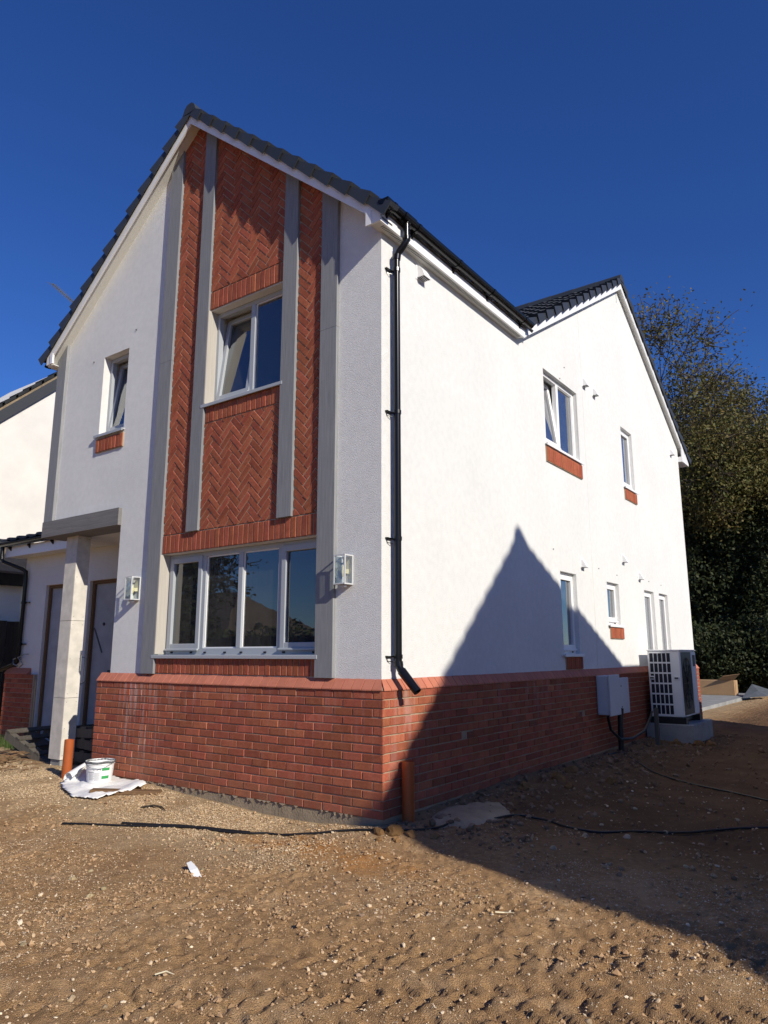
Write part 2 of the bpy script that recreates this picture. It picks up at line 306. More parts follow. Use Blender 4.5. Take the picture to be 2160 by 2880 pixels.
# pebbles / gravel grains as stuff
def ico(sub):
    bm=bmesh.new(); bmesh.ops.create_icosphere(bm,subdivisions=sub,radius=1); v=np.array([q.co[:] for q in bm.verts]); f=np.array([[q.index for q in p.verts] for p in bm.faces]); bm.free(); return v,f
def octa(): return np.array([(1,0,0),(-1,0,0),(0,1,0),(0,-1,0),(0,0,1),(0,0,-1)],float),np.array([(0,2,4),(2,1,4),(1,3,4),(3,0,4),(2,0,5),(1,2,5),(3,1,5),(0,3,5)])
def scatter(name,xy,size,mat,base,label,flat=.55,sink=.25):
    bv,bf=base; n=len(xy); k=len(bv); th=rng.uniform(0,6.28,n); s=np.stack([size*rng.uniform(.8,1.35,n),size*rng.uniform(.6,1,n),size*flat*rng.uniform(.7,1.2,n)],1)
    v=bv[None]*(1+rng.normal(0,.13,(n,k,1)))*s[:,None]; c,sn=np.cos(th)[:,None],np.sin(th)[:,None]
    tl=rng.normal(0,.25,n)[:,None]; X=v[...,0]*c-v[...,1]*sn; Y=v[...,0]*sn+v[...,1]*c; Z=v[...,2]+tl*v[...,0]
    z=gh(xy[:,0],xy[:,1])+s[:,2]*(1-2*sink); Vv=np.stack([X+xy[:,:1],Y+xy[:,1:],Z+z[:,None]],2).reshape(-1,3); F=(bf[None]+(np.arange(n)*k)[:,None,None]).reshape(-1,3)
    m=bigmesh(name,Vv,F,mat,False); at=m.attributes.new('rnd','FLOAT','FACE'); at.data.foreach_set('value',np.repeat(rng.random(n),len(bf)).astype(np.float32))
    o=link(bpy.data.objects.new(name,m)); tag(o,label,name.replace('_',' '),kind='stuff'); return o
def pebmat(name,cols):
    m=bpy.data.materials.new(name); m.use_nodes=True; t=m.node_tree; N=t.nodes; L=t.links; b=N['Principled BSDF']; b.inputs['Roughness'].default_value=.85; b.inputs['Specular IOR Level'].default_value=.15
    at=N.new('ShaderNodeAttribute'); at.attribute_name='rnd'; cr_=N.new('ShaderNodeValToRGB'); e=cr_.color_ramp.elements; e[0].position=0; e[0].color=(*cols[0],1); e[1].position=1; e[1].color=(*cols[-1],1)
    for i,q in enumerate(cols[1:-1]): x=e.new((i+1)/(len(cols)-1)); x.color=(*q,1)
    L.new(at.outputs['Fac'],cr_.inputs[0]); L.new(cr_.outputs[0],b.inputs['Base Color']); return m
pm=pebmat('pebbles',[(.36,.23,.13),(.50,.34,.2),(.56,.40,.24),(.70,.56,.38),(.42,.27,.16),(.80,.68,.5),(.34,.24,.16)])
gm=pebmat('gravel',[(.36,.25,.14),(.56,.42,.25),(.44,.31,.175),(.70,.55,.37),(.28,.18,.1),(.52,.39,.25)])
cm=pebmat('clods',[(.36,.23,.13),(.46,.30,.17),(.28,.17,.09),(.5,.34,.19)])
dm=pebmat('shade_toned_rubble',[(.20,.12,.07),(.26,.165,.1),(.14,.085,.05),(.30,.2,.13)])  # stone colours darkened to deepen the shade along the side wall
def inhouse(p): return ((p[:,0]<.03)&(p[:,1]>-.03)&(p[:,0]>-4.3))
def rnd_xy(n,x0,x1,y0,y1,dens=None):
    p=np.stack([rng.uniform(x0,x1,n),rng.uniform(y0,y1,n)],1)
    keep=~inhouse(p)
    if dens is not None: keep&=rng.random(n)<dens(p)
    return p[keep]
OC=octa(); IC=ico(1)
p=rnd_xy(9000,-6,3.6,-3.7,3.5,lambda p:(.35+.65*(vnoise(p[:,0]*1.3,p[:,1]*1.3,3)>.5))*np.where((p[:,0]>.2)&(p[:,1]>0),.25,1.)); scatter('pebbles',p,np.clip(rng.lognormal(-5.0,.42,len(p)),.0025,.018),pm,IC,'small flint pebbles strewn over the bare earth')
p=rnd_xy(52000,-6.2,.4,-1.7,.05,lambda p:np.clip(sstep(-1.5,-.5,p[:,1]+.9*(vnoise(p[:,0]*1.5,p[:,1]*1.5,8)-.5))*sstep(.4,-.5,p[:,0])*(.15+.85*sstep(.3,.55,vnoise(p[:,0]*2.6,p[:,1]*2.6,21))),0,1)); scatter('gravel',p,rng.uniform(.004,.011,len(p)),gm,OC,'pale yellow gravel along the foot of the front wall')
p=rnd_xy(62000,-2.5,3.4,-3.5,.3,lambda p:.25+.75*sstep(.35,.7,vnoise(p[:,0]*1.1,p[:,1]*1.1,88))); scatter('grit',p,np.clip(rng.lognormal(-5.75,.4,len(p)),.0016,.008),pm,OC,'fine pale grit scattered over the foreground earth')
p=rnd_xy(20000,-3,3.6,-3.6,1.,lambda p:.1+.9*sstep(.5,.75,vnoise(p[:,0]*2.2,p[:,1]*2.2,14))); scatter('soil_crumbs',p,rng.lognormal(-4.85,.45,len(p)).clip(.003,.022),cm,OC,'loose crumbs of churned brown soil',.8)
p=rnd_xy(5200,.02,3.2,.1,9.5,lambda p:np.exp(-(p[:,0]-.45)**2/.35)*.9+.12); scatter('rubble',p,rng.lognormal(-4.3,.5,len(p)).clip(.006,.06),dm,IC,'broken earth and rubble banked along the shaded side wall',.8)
# ------------------------------------------------------------ HOUSE
H=empty('house',(-2.95,0,0)); tag(H,'new detached two storey house, white render, herringbone brick panel and red brick plinth','house')
class HP: pass
def part(o):  # parent to house keeping world coordinates
    o.parent=H; o.matrix_parent_inverse=Matrix.Translation((2.95,0,0)); return o
def hp(mb,name,mat,**k): return part(mb.obj(name,mat,**k))
ff=lambda a,b,d:(a,D+d,b)            # front wall (x,z) going in
fs=lambda a,b,d:(-D-d,a,b)           # side wall (y,z) going in
TF,XR,ZR=.85,-2.94,7.995             # front gable pitch / ridge x / barge bottom apex
TS,YR,ZS=.596,7.64,8.16
gz_f=lambda x:ZR-TF*abs(x-XR); gz_s=lambda y:ZS-TS*abs(y-YR)
UP=.09
fw=[(-4.09,1.06),(-D,1.06),(-D,gz_f(-D)+UP),(XR,ZR+UP),(-5.84,gz_f(-5.84)+UP),(-5.84,2.945),(-4.09,2.945)]
wins_f=dict(low=(-3.215,-.80,1.345,2.492),up=(-2.575,-1.352,4.185,5.365),small=(-4.745,-4.185,4.215,5.335))
part(wall('front_wall',fw,[rect(*wins_f[k]) for k in wins_f],ff,.3,render,None))
wins_s=dict(A=(3.94,5.215,4.225,5.345),B=(7.34,7.97,4.255,5.375),C=(4.21,4.80,1.35,2.475),D=(6.09,6.665,1.80,2.477),E=(8.08,8.68,1.14,2.483),F=(9.02,9.62,1.14,2.488))
YE=11.42
sw=[(D+.301,1.06),(YE,1.06),(YE,gz_s(YE)+UP),(YR,ZS+UP),(3.05,gz_s(3.05)+UP-.02),(2.9,5.52),(D+.301,5.52)]
part(wall('side_wall',sw,[rect(*wins_s[k]) for k in wins_s],fs,.3,render,None))
# corner return strip so that the corner is solid render
hp(MB().box((-D-.0005,D+.0005,1.06),(-.3,D+.302,5.515)),'corner_wall',render)
# remaining shell (not seen from the photograph's side, closes the house)
sh=MB().box((-5.8,YE-.3,0),(-.36,YE,5.9)).box((-5.84,.36,3.0),(-5.54,3.3,5.55)); hp(sh,'back_wall',render)
hp(MB().prism([(3.4,-.1),(YE,-.1),(YE,gz_s(YE)+.05),(YR,ZS+.05),(3.4,gz_s(3.4)+.05)],lambda a,b,d:(-5.54-d,a,b),.3),'far_gable_wall',render)
fl=MB().box((-4.4,.4,2.62),(-.37,1.5,2.8)).box((-5.5,1.5,2.62),(-.37,YE-.31,2.8)).box((-5.5,.4,5.43),(-.37,YE-.31,5.5)).box((-4.05,.36,-.05),(-.37,YE-.31,.02)); hp(fl,'floor_slab',room)
pw=MB().box((-4.05,3.3,.03),(-.4,3.4,2.6)).box((-5.5,3.05,2.81),(-.4,3.09,5.42)).box((-2.9,3.5,.03),(-2.8,YE-.35,2.6)).box((-2.9,3.5,2.81),(-2.8,YE-.35,5.42)).box((-.4,5.55,2.81),(-2.7,5.62,5.42)).box((-3.3,.37,2.81),(-3.24,3.0,5.42)); hp(pw,'partition',room)
# ---- plinth
stb=.008
def brickmesh(name,L_,Hh,dp,mat,c=.0045):
    a,b=L_/2,Hh/2; v=[]
    for (e,yy) in ((0,dp),(0,c),(c,0)): v+=[(-a+e,yy,-b+e),(a-e,yy,-b+e),(a-e,yy,b-e),(-a+e,yy,b-e)]
    f=[(8,9,10,11)]
    for q in (0,4): f+=[(q+i,q+(i+1)%4,q+4+(i+1)%4,q+4+i) for i in range(4)]
    return mesh(name,v,f,mat)
bs=brickmesh('brick_stretcher',.215,.065,.03,brickp); bh=brickmesh('brick_header',.1025,.065,.03,brickp); bsq=brickmesh('brick_soldier',.065,.215,.03,brick,.005)
hp(MB().box((-4.257,.008,0),(-.009,.2,1.04)),'plinth',mortar); PF=bpy.data.objects['plinth']
ps=hp(MB().box((-.0085,.2,-.02),(-.2,YE+.05,1.04)).box((-.2,.0085,-.02),(-.0085,.2,1.039)),'plinth',mortar)
hp(MB().box((-4.27,.009,-.6),(-.012,.5,-.002)).box((-.5,.03,-.6),(-.013,YE,-.021)),'foundation',concrete)
def brow(parent,x0,x1,z,fn,first_half,j=.0015):
    x=x0; k=0; out=[]
    while x<x1-.02:
        L_=.1025 if (k==0 and first_half) else .215
        if x+L_>x1+.003: L_=.1025 if x+.1025<=x1+.01 else None
        if L_ is None: break
        out.append((x+L_/2,L_)); x+=L_+.01; k+=1
    return [(c,L_,z) for c,L_ in out]
def setpar(o,p): o.parent=p; o.matrix_parent_inverse=p.matrix_world.inverted(); return o
bpy.context.view_layer.update()
def addbrick(m,p,loc,rot):
    o=bpy.data.objects.new('brick',m); o.location=loc; o.rotation_euler=rot; COL.objects.link(o); setpar(o,p); return o
jit=lambda s:random.uniform(-s,s)
for k in range(14):
    z=1.05-.075*k-.0425
    # measured from the right-hand corner so that joints line up with the photograph
    for c,L_,zz in brow(PF,0,4.265,z,None,k%2==0):
        addbrick(bs if L_>.15 else bh,PF,(-c,jit(.0025),zz+jit(.0015)),(jit(.006),jit(.008),jit(.008)))
NS=0; joined=MB()
for k in range(14):
    z=1.05-.075*k-.0425
    for c,L_,zz in brow(ps,.0,YE+.05,z,None,k%2==1):
        if c<.03 : continue
        m_=bs if L_>.15 else bh
        if abs(zz-.55)<.03 and min(abs(c-1.56),abs(c-3.03),abs(c-4.5))<.11: continue
        if c<4.9: addbrick(m_,ps,(jit(.0025),c,zz+jit(.0015)),(jit(.006),jit(.008),math.pi/2+jit(.008)))
        else:
            mm=Matrix.Translation((jit(.0025),c,zz))@Matrix.Rotation(math.pi/2,4,'Z'); joined.add([mm@v.co for v in m_.vertices],[tuple(q.vertices) for q in m_.polygons])
o=joined.obj('brickwork',brickp); setpar(o,ps); tag(o,kind='stuff')
# air bricks
for yc in (1.56,3.03,4.5):
    ab=MB().box((-.004,yc-.1,.518),(-.03,yc+.1,.583))
    o=ab.obj('air_brick',hpdark); part(o)
    for i in range(5): s_=MB().box((-.001,yc-.1,.519+.0136*i),(-.012,yc+.1,.526+.0136*i)).obj('slat',brick); setpar(s_,o)
    
    for q in (-.106,.098): s_=MB().box((0,yc+q,.519),(-.012,yc+q+.008,.582)).obj('surround',brick); setpar(s_,o)
# sloping header bricks on top of the plinth
hdrF=MB().prism([(.0,1.039),(.0,1.046),(D+.0,1.133),(.12,1.133),(.12,1.039)],lambda a,b,d:(-4.262+d*1.0,a+.006,b),4.19)
cF=hp(hdrF,'plinth_coping',mortar)
hdrS=MB().prism([(.0,1.039),(.0,1.046),(D,1.133),(.12,1.133),(.12,1.039)],lambda a,b,d:(-a-.006,.075+d,b),YE-.03); cS=hp(hdrS,'plinth_coping',mortar)
def coping(parent,front):
    L_=4.265 if front else YE+.05; n=int(L_/.113); w_=L_/n
    for i in range(n):
        a0,a1=i*w_+.004,(i+1)*w_-.004
        prof=[(-.012,1.044),(-.012,1.054),(D-.003,1.141),(D+.04,1.141),(D+.04,1.06)]
        mb=MB(); v=[]
        for a in (a0,a1):
            for s_,z in prof:
                aa=max(a,s_) if True else a
                v.append((-aa,s_,z) if front else (-s_,aa,z))
        if max(abs(v[0][0]-v[5][0]),abs(v[0][1]-v[5][1]))<.004: continue
        mb.add(v,[(0,1,2,3,4),(9,8,7,6,5)]+[(q,(q+1)%5,5+(q+1)%5,5+q) for q in range(5)])
        o=mb.obj('header_brick',slopeb); setpar(o,parent); o.location.z+=jit(.001)
hp(MB().add([(-.004,.004,1.046),(-.08,.004,1.046),(-.08,.062,1.131),(-.062,.062,1.131),(-.004,.08,1.046),(-.062,.08,1.131),(-.08,.08,1.03)],[(0,1,2,3),(0,3,5,4),(0,4,6),(0,6,1),(1,6,2),(4,5,6),(2,6,5,3)]),'coping_corner',mortar)
bpy.context.view_layer.update()
coping(cF,True); coping(cS,False)
# ---- brick panels between the boards
BY=.042
def soldier(x0,x1,z0,z1,name='soldier_course',y=BY,front=True,par=H,mat=brick,proud=.02):
    n=max(1,round((x1-x0)/.075)); w_=(x1-x0)/n; m_=brickmesh('brick_upright',w_-.01,z1-z0-.012,.03,mat,.005)
    if front: bk=MB().box((x0+.002,y+.008,z0),(x1-.002,D+.03,z1)).obj(name,mortar)
    else: bk=MB().box((y-.008,x0+.002,z0),(-D-.03,x1-.002,z1)).obj(name,mortar)
    part(bk); bpy.context.view_layer.update()
    for i in range(n):
        c=x0+(i+.5)*w_
        if front: addbrick(m_,bk,(c,y+jit(.002),(z0+z1)/2+jit(.002)),(jit(.006),jit(.008),jit(.01)))
        else: addbrick(m_,bk,(y+jit(.002),c,(z0+z1)/2+jit(.002)),(jit(.006),jit(.008),math.pi/2+jit(.01)))
    return bk
B1=(-3.445,-3.215); B2=(-2.775,-2.575); B3=(-1.352,-1.152); B4=(-.80,-.585); B0=(-5.86,-5.645)
soldier(B1[1],B4[0],2.495,2.715)
soldier(B1[1],B4[0],1.145,1.33)
soldier(B2[1],B3[0],5.375,5.605); soldier(B2[1],B3[0],3.965,4.165)
full=brickmesh('brick_herringbone',.215,.065,.03,brick)
def herring(x0,x1,z0,z1,gable):
    poly=rect(x0,x1,z0,z1)
    def cl(pl,e):
        pl=clip(pl,-1,0,-(x0+e)); pl=clip(pl,1,0,x1-e) if pl else pl; pl=clip(pl,0,-1,-(z0+e)) if pl else pl; pl=clip(pl,0,1,z1-e) if pl else pl
        if gable and pl:
            pl=clip(pl,TF,1,ZR+TF*XR+UP-.02); pl=clip(pl,-TF,1,ZR-TF*XR+UP-.02) if pl else pl
        return pl
    bk=MB().prism(cl(poly,.002),lambda a,b,d:(a,BY+.008+d,b),.02).obj('herringbone_panel',mortar); part(bk); bpy.context.view_layer.update()
    c=.70710678; u=.075
    for i in range(-20,140):
        for j in range(-130,130):
            for kind in (0,1):
                if kind==0:
                    if (i-j)%6: continue
                    r0=rect(i*u+.005,(i+3)*u-.005,j*u+.005,(j+1)*u-.005); ang=0
                else:
                    if (i-j)%6!=5: continue
                    r0=rect(i*u+.005,(i+1)*u-.005,j*u+.005,(j+3)*u-.005); ang=1
                P=[((a-b)*c+XR+.06,(a+b)*c+1.9) for a,b in r0]
                if max(q[0] for q in P)<x0 or min(q[0] for q in P)>x1 or max(q[1] for q in P)<z0 or min(q[1] for q in P)>z1: continue
                Q=cl(P,.004)
                if len(Q)<3: continue
                ar=abs(sum(Q[k][0]*Q[(k+1)%len(Q)][1]-Q[(k+1)%len(Q)][0]*Q[k][1] for k in range(len(Q))))/2
                if ar<.0004: continue
                cx=sum(q[0] for q in P)/4; cz=sum(q[1] for q in P)/4; yj=jit(.003)
                if ar>.01395:
                    addbrick(full,bk,(cx,BY+yj,cz),(jit(.012),-(R(45) if ang==0 else R(135))+jit(.01),jit(.02)))
                else:
                    n=len(Q); gx_=sum(q[0] for q in Q)/n; gz_=sum(q[1] for q in Q)/n
                    ins=[(gx_+(a-gx_)*.93,gz_+(b-gz_)*.93) for a,b in Q]
                    v=[(a-gx_,.03,b-gz_) for a,b in Q]+[(a-gx_,.006,b-gz_) for a,b in Q]+[(a-gx_,0,b-gz_) for a,b in ins]
                    f=[tuple(2*n+k for k in range(n))]
                    for q in (0,n): f+=[(q+k,q+(k+1)%n,q+n+(k+1)%n,q+n+k) for k in range(n)]
                    addbrick(mesh('brick_cut',v,f,brick),bk,(gx_,BY+yj,gz_),(0,0,0))
herring(B1[1],B2[0],2.717,8.2,True); herring(B2[1],B3[0],2.717,3.963,False); herring(B2[1],B3[0],5.607,8.2,True); herring(B3[1],B4[0],2.717,8.2,True)
# ---- grey boards
def bar(name,x0,x1,z0,zt,mat=timber,y0=.012):
    pl=[(x0,z0),(x1,z0)]
    if zt is None: pl+=[(x1,gz_f(x1)+UP-.03)]+([(XR,ZR+UP-.03)] if x0<XR<x1 else [])+[(x0,gz_f(x0)+UP-.03)]
    else: pl+=[(x1,zt),(x0,zt)]
    return hp(MB().prism(pl,lambda a,b,d:(a,y0+d,b),D-y0+.01),name,mat)
for a,b,z0 in ((*B1,1.143),(*B2,2.716),(*B3,2.716),(*B4,1.143)):
    if a==B1[0]: bar('timber_board',a,b,z0,4.9); bar('timber_board',a,b,4.903,None)
    elif a==B4[0]: bar('timber_board',a,b,z0,4.6); bar('timber_board',a,b,4.603,None)
    else: bar('timber_board',a,b,z0,None)
bar('timber_board',*B0,3.16,None)
hp(MB().box((-5.872,.006,2.94),(-4.085,.36,3.157)),'timber_lintel',timberh)
hp(MB().box((-5.869,.056,3.158),(-5.845,.3,5.5)),'timber_board',timber)
# ---- windows
def window(x0,x1,z0,z1,lights,recess=.10,sill=True,mat=frameg,front=True,linerL=False,drain=False):
    w_,h_=x1-x0,z1-z0
    if front: mw=Matrix.Translation((x0,D+recess,z0))
    else: mw=Matrix.Translation((-D-recess,x0,z0))@Matrix.Rotation(math.pi/2,4,'Z')
    fr=.055; dp=.07
    mb=MB().cbox((.002,0,.002),(fr,dp,h_-.002)).cbox((w_-fr,0,.002),(w_-.002,dp,h_-.002)).cbox((fr-.003,.002,.002),(w_-fr+.003,dp,fr+.022)).cbox((fr-.003,.002,h_-fr),(w_-fr+.003,dp,h_-.002))
    kids=[]; x=fr
    for i,(lw,kind) in enumerate(lights):
        xa,xb=x,x+lw*(w_-2*fr)
        if i: mb.cbox((xa-.035,.001,fr+.02),(xa+.035,dp,h_-fr+.003)); xa+=.035
        if i<len(lights)-1: xb-=.035
        za,zb=fr+.022,h_-fr
        if kind=='f': kids.append(('pane',MB().box((xa,.03,za),(xb,.034,zb)),glass,None)); kids.append(('bead',MB().box((xa,.018,za),(xa+.012,.05,zb)).box((xb-.012,.018,za),(xb,.05,zb)).box((xa+.012,.018,za),(xb-.012,.05,za+.012)).box((xa+.012,.018,zb-.012),(xb-.012,.05,zb)),upvc,None))
        else:
            s_=.05; e=.012
            yo=-.014 if kind in 's' else -.008
            sb=MB().cbox((xa-e,yo,za-e),(xa+s_,dp-.01,zb+e)).cbox((xb-s_,yo,za-e),(xb+e,dp-.01,zb+e)).cbox((xa+s_-.003,yo+.001,za-e),(xb-s_+.003,dp-.01,za+s_)).cbox((xa+s_-.003,yo+.001,zb-s_),(xb-s_+.003,dp-.01,zb+e)).cbox((xa-.02,yo-.022,za-.028),(xb+.02,yo+.004,za-.004),.006)
            tilt=R(7.5) if kind=='t' else 0
            kids.append(('sash',sb,mat,(tilt,za))); kids.append(('pane',MB().box((xa+s_,.022,za+s_),(xb-s_,.026,zb-s_)),glass,(tilt,za)))
        x=x+lw*(w_-2*fr)
    o=mb.obj('window',mat); o.matrix_world=mw; part(o); o.matrix_basis=mw; bpy.context.view_layer.update()
    if drain:
        for q in drain: kids.append(('drain_cap',MB().cbox((q-.018,-.012,.022),(q+.018,.003,.04),.004),hpdark,None))
    if sill:
        yo=-recess-.045; kids.append(('sill',MB().cbox((-.05,yo,-.016),(w_+(.03 if front else .05),.03,.006),.003).cbox((-.05,yo-.003,-.034),(w_+(.03 if front else .05),yo+.012,.004),.003),mat,None))
    for nm,b_,mt,tl in kids:
        c=b_.obj(nm,mt)
        lm=Matrix.Identity(4)
        if tl and tl[0]: lm=Matrix.Translation((0,.03,tl[1]))@Matrix.Rotation(-tl[0],4,'X')@Matrix.Translation((0,-.03,-tl[1]))
        c.parent=o; c.matrix_parent_inverse=Matrix.Identity(4); c.matrix_basis=lm
    return o
window(*wins_f['low'],[(.245,'s'),(.2575,'f'),(.2575,'f'),(.24,'s')],drain=(.13,.47,.70,1.02,1.27,1.62,1.88,2.28))
window(*wins_f['up'],[(.51,'t'),(.49,'f')]); window(*wins_f['small'],[(1,'t')])
window(*wins_s['A'],[(.5,'t'),(.5,'f')],front=False,recess=.06,mat=upvc); window(*wins_s['B'],[(1,'s')],front=False,recess=.06,mat=upvc)
for k in 'CD': window(*wins_s[k],[(1,'s')],front=False,recess=.06,mat=upvc,drain=(.12,.45))
for k in 'EF': window(*wins_s[k],[(1,'s')],front=False,recess=.06,mat=upvc)
# cream lining boards in the deep front reveals
for x,z0,z1 in ((B1[1]+.001,1.36,2.49),(B2[1]+.001,4.2,5.364)): hp(MB().box((x,.014,z0),(x+.012,D+.099,z1)),'reveal_lining',liner)
for x0,x1,z0,z1 in ((-4.76,-4.155,3.975,4.165),): soldier(x0,x1,z0,z1,y=.03)
for x0,x1,z0,z1 in ((3.90,5.24,3.965,4.185),(7.31,7.99,4.03,4.22),(4.24,4.83,1.146,1.315),(6.1,6.74,1.585,1.765)): soldier(x0,x1,z0,z1,y=-.03,front=False)
# ---- roofs
def slab(name,fn,u0,u1,v0,v1,mat,parent=None,pw=.30,gauge=.32,th=.025,clipf=None):
    """tile courses on a slope: fn(u,v,h) u along eaves, v up slope"""
    mb=MB(); nv=max(1,int((v1-v0)/gauge)); nu=max(1,int((u1-u0)/pw)); g=(v1-v0)/nv; p_=(u1-u0)/nu
    for j in range(nv):
        for i in range(nu):
            a0=u0+i*p_; a1=a0+p_; b0=v0+j*g; b1=b0+g*1.12
            if clipf and not clipf((a0+a1)/2,(b0+b1)/2): continue
            q=jit(.003); pr=[(a0,.0),(a0+.25*p_,.0),(a0+.34*p_,.022),(a0+.6*p_,.022),(a0+.7*p_,0),(a1-.004,0)]
            v=[fn(a,b0,h+th+.012+q) for a,h in pr]+[fn(a,b1,h+.004+q) for a,h in pr]+[fn(a,b0,h+q-.002) for a,h in pr]
            mb.add(v,[(k,k+1,k+7,k+6) for k in range(5)]+[(12+k,13+k,k+1,k) for k in range(5)])
    o=mb.obj(name,mat); o['kind']='stuff'; return o
cf_=1/math.sqrt(1+TF*TF); cs_=1/math.sqrt(1+TS*TS); RT=.15  # roof deck above barge bottom
def deck(name,P,th=.03):
    n=(P[1]-P[0]).cross(P[2]-P[0]).normalized(); 
    if n.z<0: n=-n
    k=len(P); return hp(MB().add([p_ for p_ in P]+[p_-n*th for p_ in P],[tuple(range(k)),tuple(range(2*k-1,k-1,-1))]+[(i,(i+1)%k,k+(i+1)%k,k+i) for i in range(k)]),name,tile)
zr=ZR+RT; zsr=ZS+RT; ex=.13; yl=YR-(zsr-zr)/TS
rp=lambda x,y:Vector((x,y,zr-TF*abs(x-XR)))
rs=lambda x,y:Vector((x,y,zsr-TS*abs(y-YR)))
yv=lambda x:YR-(zsr-(zr-TF*abs(x-XR)))/TS     # valley y for a given x
dR=deck('roof',[rp(.07,-.11),rp(.07,yv(.07)),rp(XR,yv(XR)),rp(XR,-.08)]); dL=deck('roof',[rp(-6.05,-.08),rp(XR,-.08),rp(XR,yv(XR)),rp(-6.05,yv(-6.05))])
dF=deck('roof',[rs(.02,3.28),rs(.02,YR),rs(-6.0,YR),rs(-6.0,3.28),rs(-6.05,3.28),rs(XR,yv(XR)),rs(ex-.1,3.28)][:4]); dB=deck('roof',[rs(.02,YR),rs(.02,12.02),rs(-6.0,12.02),rs(-6.0,YR)])
bpy.context.view_layer.update()
nf=Vector((TF*cf_,0,cf_)); 
def tR(u,v,h): x=ex-.035-v*cf_; return Vector((x,u,zr-TF*(x-XR)))+nf*(h+.01)
def tL(u,v,h): x=-6.08+v*cf_; return Vector((x,u,zr-TF*(XR-x)))+Vector((-nf.x,0,nf.z))*(h+.01)
lenf=(ex-.035-XR)/cf_
setpar(slab('roof_tiles',tR,-.06,7.2,0,lenf,tile,clipf=lambda u,v:u<yv(ex-v*cf_)+.1),dR); setpar(slab('roof_tiles',tL,-.06,7.2,0,lenf,tile,clipf=lambda u,v:u<yv(-6.05+v*cf_)+.1),dL)
ns=Vector((0,-TS*cs_,cs_))
def tS(u,v,h): y=3.22+v*cs_; return Vector((-u,y,zsr-TS*(YR-y)))+ns*(h+.01)
def tB(u,v,h): y=12.06-v*cs_; return Vector((-u,y,zsr-TS*(y-YR)))+Vector((0,-ns.y,ns.z))*(h+.01)
lens=(YR-3.22)/cs_
setpar(slab('roof_tiles',tS,.04,6.0,0,lens,tile,clipf=lambda u,v:(zsr-TS*(YR-(3.22+v*cs_)))>(zr-TF*abs(-u-XR))-.05),dF); setpar(slab('roof_tiles',tB,.04,6.0,0,lens,tile),dB)
# bargeboards with verge caps, ridges, feet
def barge_f(sgn):
    xe=XR+sgn*3.0; pts=[(XR,ZR),(xe-sgn*.16,gz_f(xe-sgn*.16)),(xe-sgn*.16,5.46),(xe,5.46),(xe,gz_f(xe)+.14),(XR,ZR+.14)]
    o=hp(MB().prism(pts,lambda a,b,d:(a,-.12+d,b),.022),'bargeboard',upvc); hp(MB().prism([(XR,ZR+.05),(xe,gz_f(xe)+.05),(xe,gz_f(xe)+.07),(XR,ZR+.07)],lambda a,b,d:(a,-.098+d,b),.18),'verge_soffit',soffitm)
    hp(MB().box((xe-sgn*.17,-.131,5.452),(xe-sgn*.105,-.1205,5.60)),'bargeboard_foot',upvc); return o
def capmesh(L_,mat):
    # local x up slope, y outward(-) , z normal
    h0,h1=.096,.066; o0,o1=-.046,-.020
    v=[(0,o0,-h0),(0,o0,.048),(0,.09,.056),(0,.09,.01),(0,o0+.014,.01),(0,o0+.014,-h0),
       (L_,o1,-h1),(L_,o1,.002),(L_,.09,.012),(L_,.09,-.008),(L_,o1+.014,-.008),(L_,o1+.014,-h1)]
    return mesh('verge_cap',v,[(0,1,2,3,4,5),(11,10,9,8,7,6)]+[(k,(k+1)%6,6+(k+1)%6,6+k) for k in range(6)],mat)
bF=[barge_f(1),barge_f(-1)]
bpy.context.view_layer.update()
def caps(parent,base,up,outw,n,L_,tot):
    up=up.normalized(); nrm=up.cross(outw); nrm=nrm if nrm.z>0 else -nrm; m_=capmesh(L_*1.13,cap)
    yv_=-outw  # local +y inward
    ok=up.cross(yv_).dot(nrm)>0
    if not ok:
        m_=m_.copy(); 
        for v in m_.vertices: v.co.x=-v.co.x
        m_.flip_normals(); X=-up
    else: X=up
    for i in range(n):
        p_=base+up*(i*tot/n); mm=Matrix(((X.x,yv_.x,nrm.x,p_.x),(X.y,yv_.y,nrm.y,p_.y),(X.z,yv_.z,nrm.z,p_.z),(0,0,0,1)))
        o=bpy.data.objects.new('verge_cap',m_); COL.objects.link(o); o.matrix_world=mm; o.parent=parent; o.matrix_parent_inverse=parent.matrix_world.inverted()
slen=3.14/cf_
for sgn,b_ in ((1,bF[0]),(-1,bF[1])):
    bx=XR+sgn*3.13; base=Vector((bx,-.12,gz_f(bx)+RT+.055)); caps(b_,base,Vector((-sgn,0,TF)),Vector((0,-1,0)),13,slen/13,slen)
def barge_s(sgn):
    ye=YR+sgn*4.34; 
    if sgn>0: pts=[(YR,ZS),(ye-.56,gz_s(ye-.56)),(ye-.56,5.60),(ye,5.60),(ye,gz_s(ye)+.14),(YR,ZS+.14)]
    else: pts=[(YR,ZS),(3.13,gz_s(3.13)),(3.13,gz_s(3.13)+.14),(YR,ZS+.14)]
    o=hp(MB().prism(pts,lambda a,b,d:(.04-d,a,b),.022),'bargeboard',upvc); y1=ye if sgn>0 else 3.13
    hp(MB().prism([(YR,ZS+.03),(y1,gz_s(y1)+.03),(y1,gz_s(y1)+.05),(YR,ZS+.05)],lambda a,b,d:(.018-d,a,b),.1),'verge_soffit',soffitm)
    return o
bS=[barge_s(-1),barge_s(1)]; bpy.context.view_layer.update()
hp(MB().box((-D-.3,YE+.001,5.604),(.017,11.978,5.72)),'eaves_box',upvc)
sl2=4.34/cs_
for sgn,b_ in ((-1,bS[0]),(1,bS[1])):
    by=YR+sgn*4.42; base=Vector((.04,by,gz_s(by)+RT+.055)); caps(b_,base,Vector((0,-sgn,TS)),Vector((1,0,0)),14,(4.42/cs_)/14,4.42/cs_)
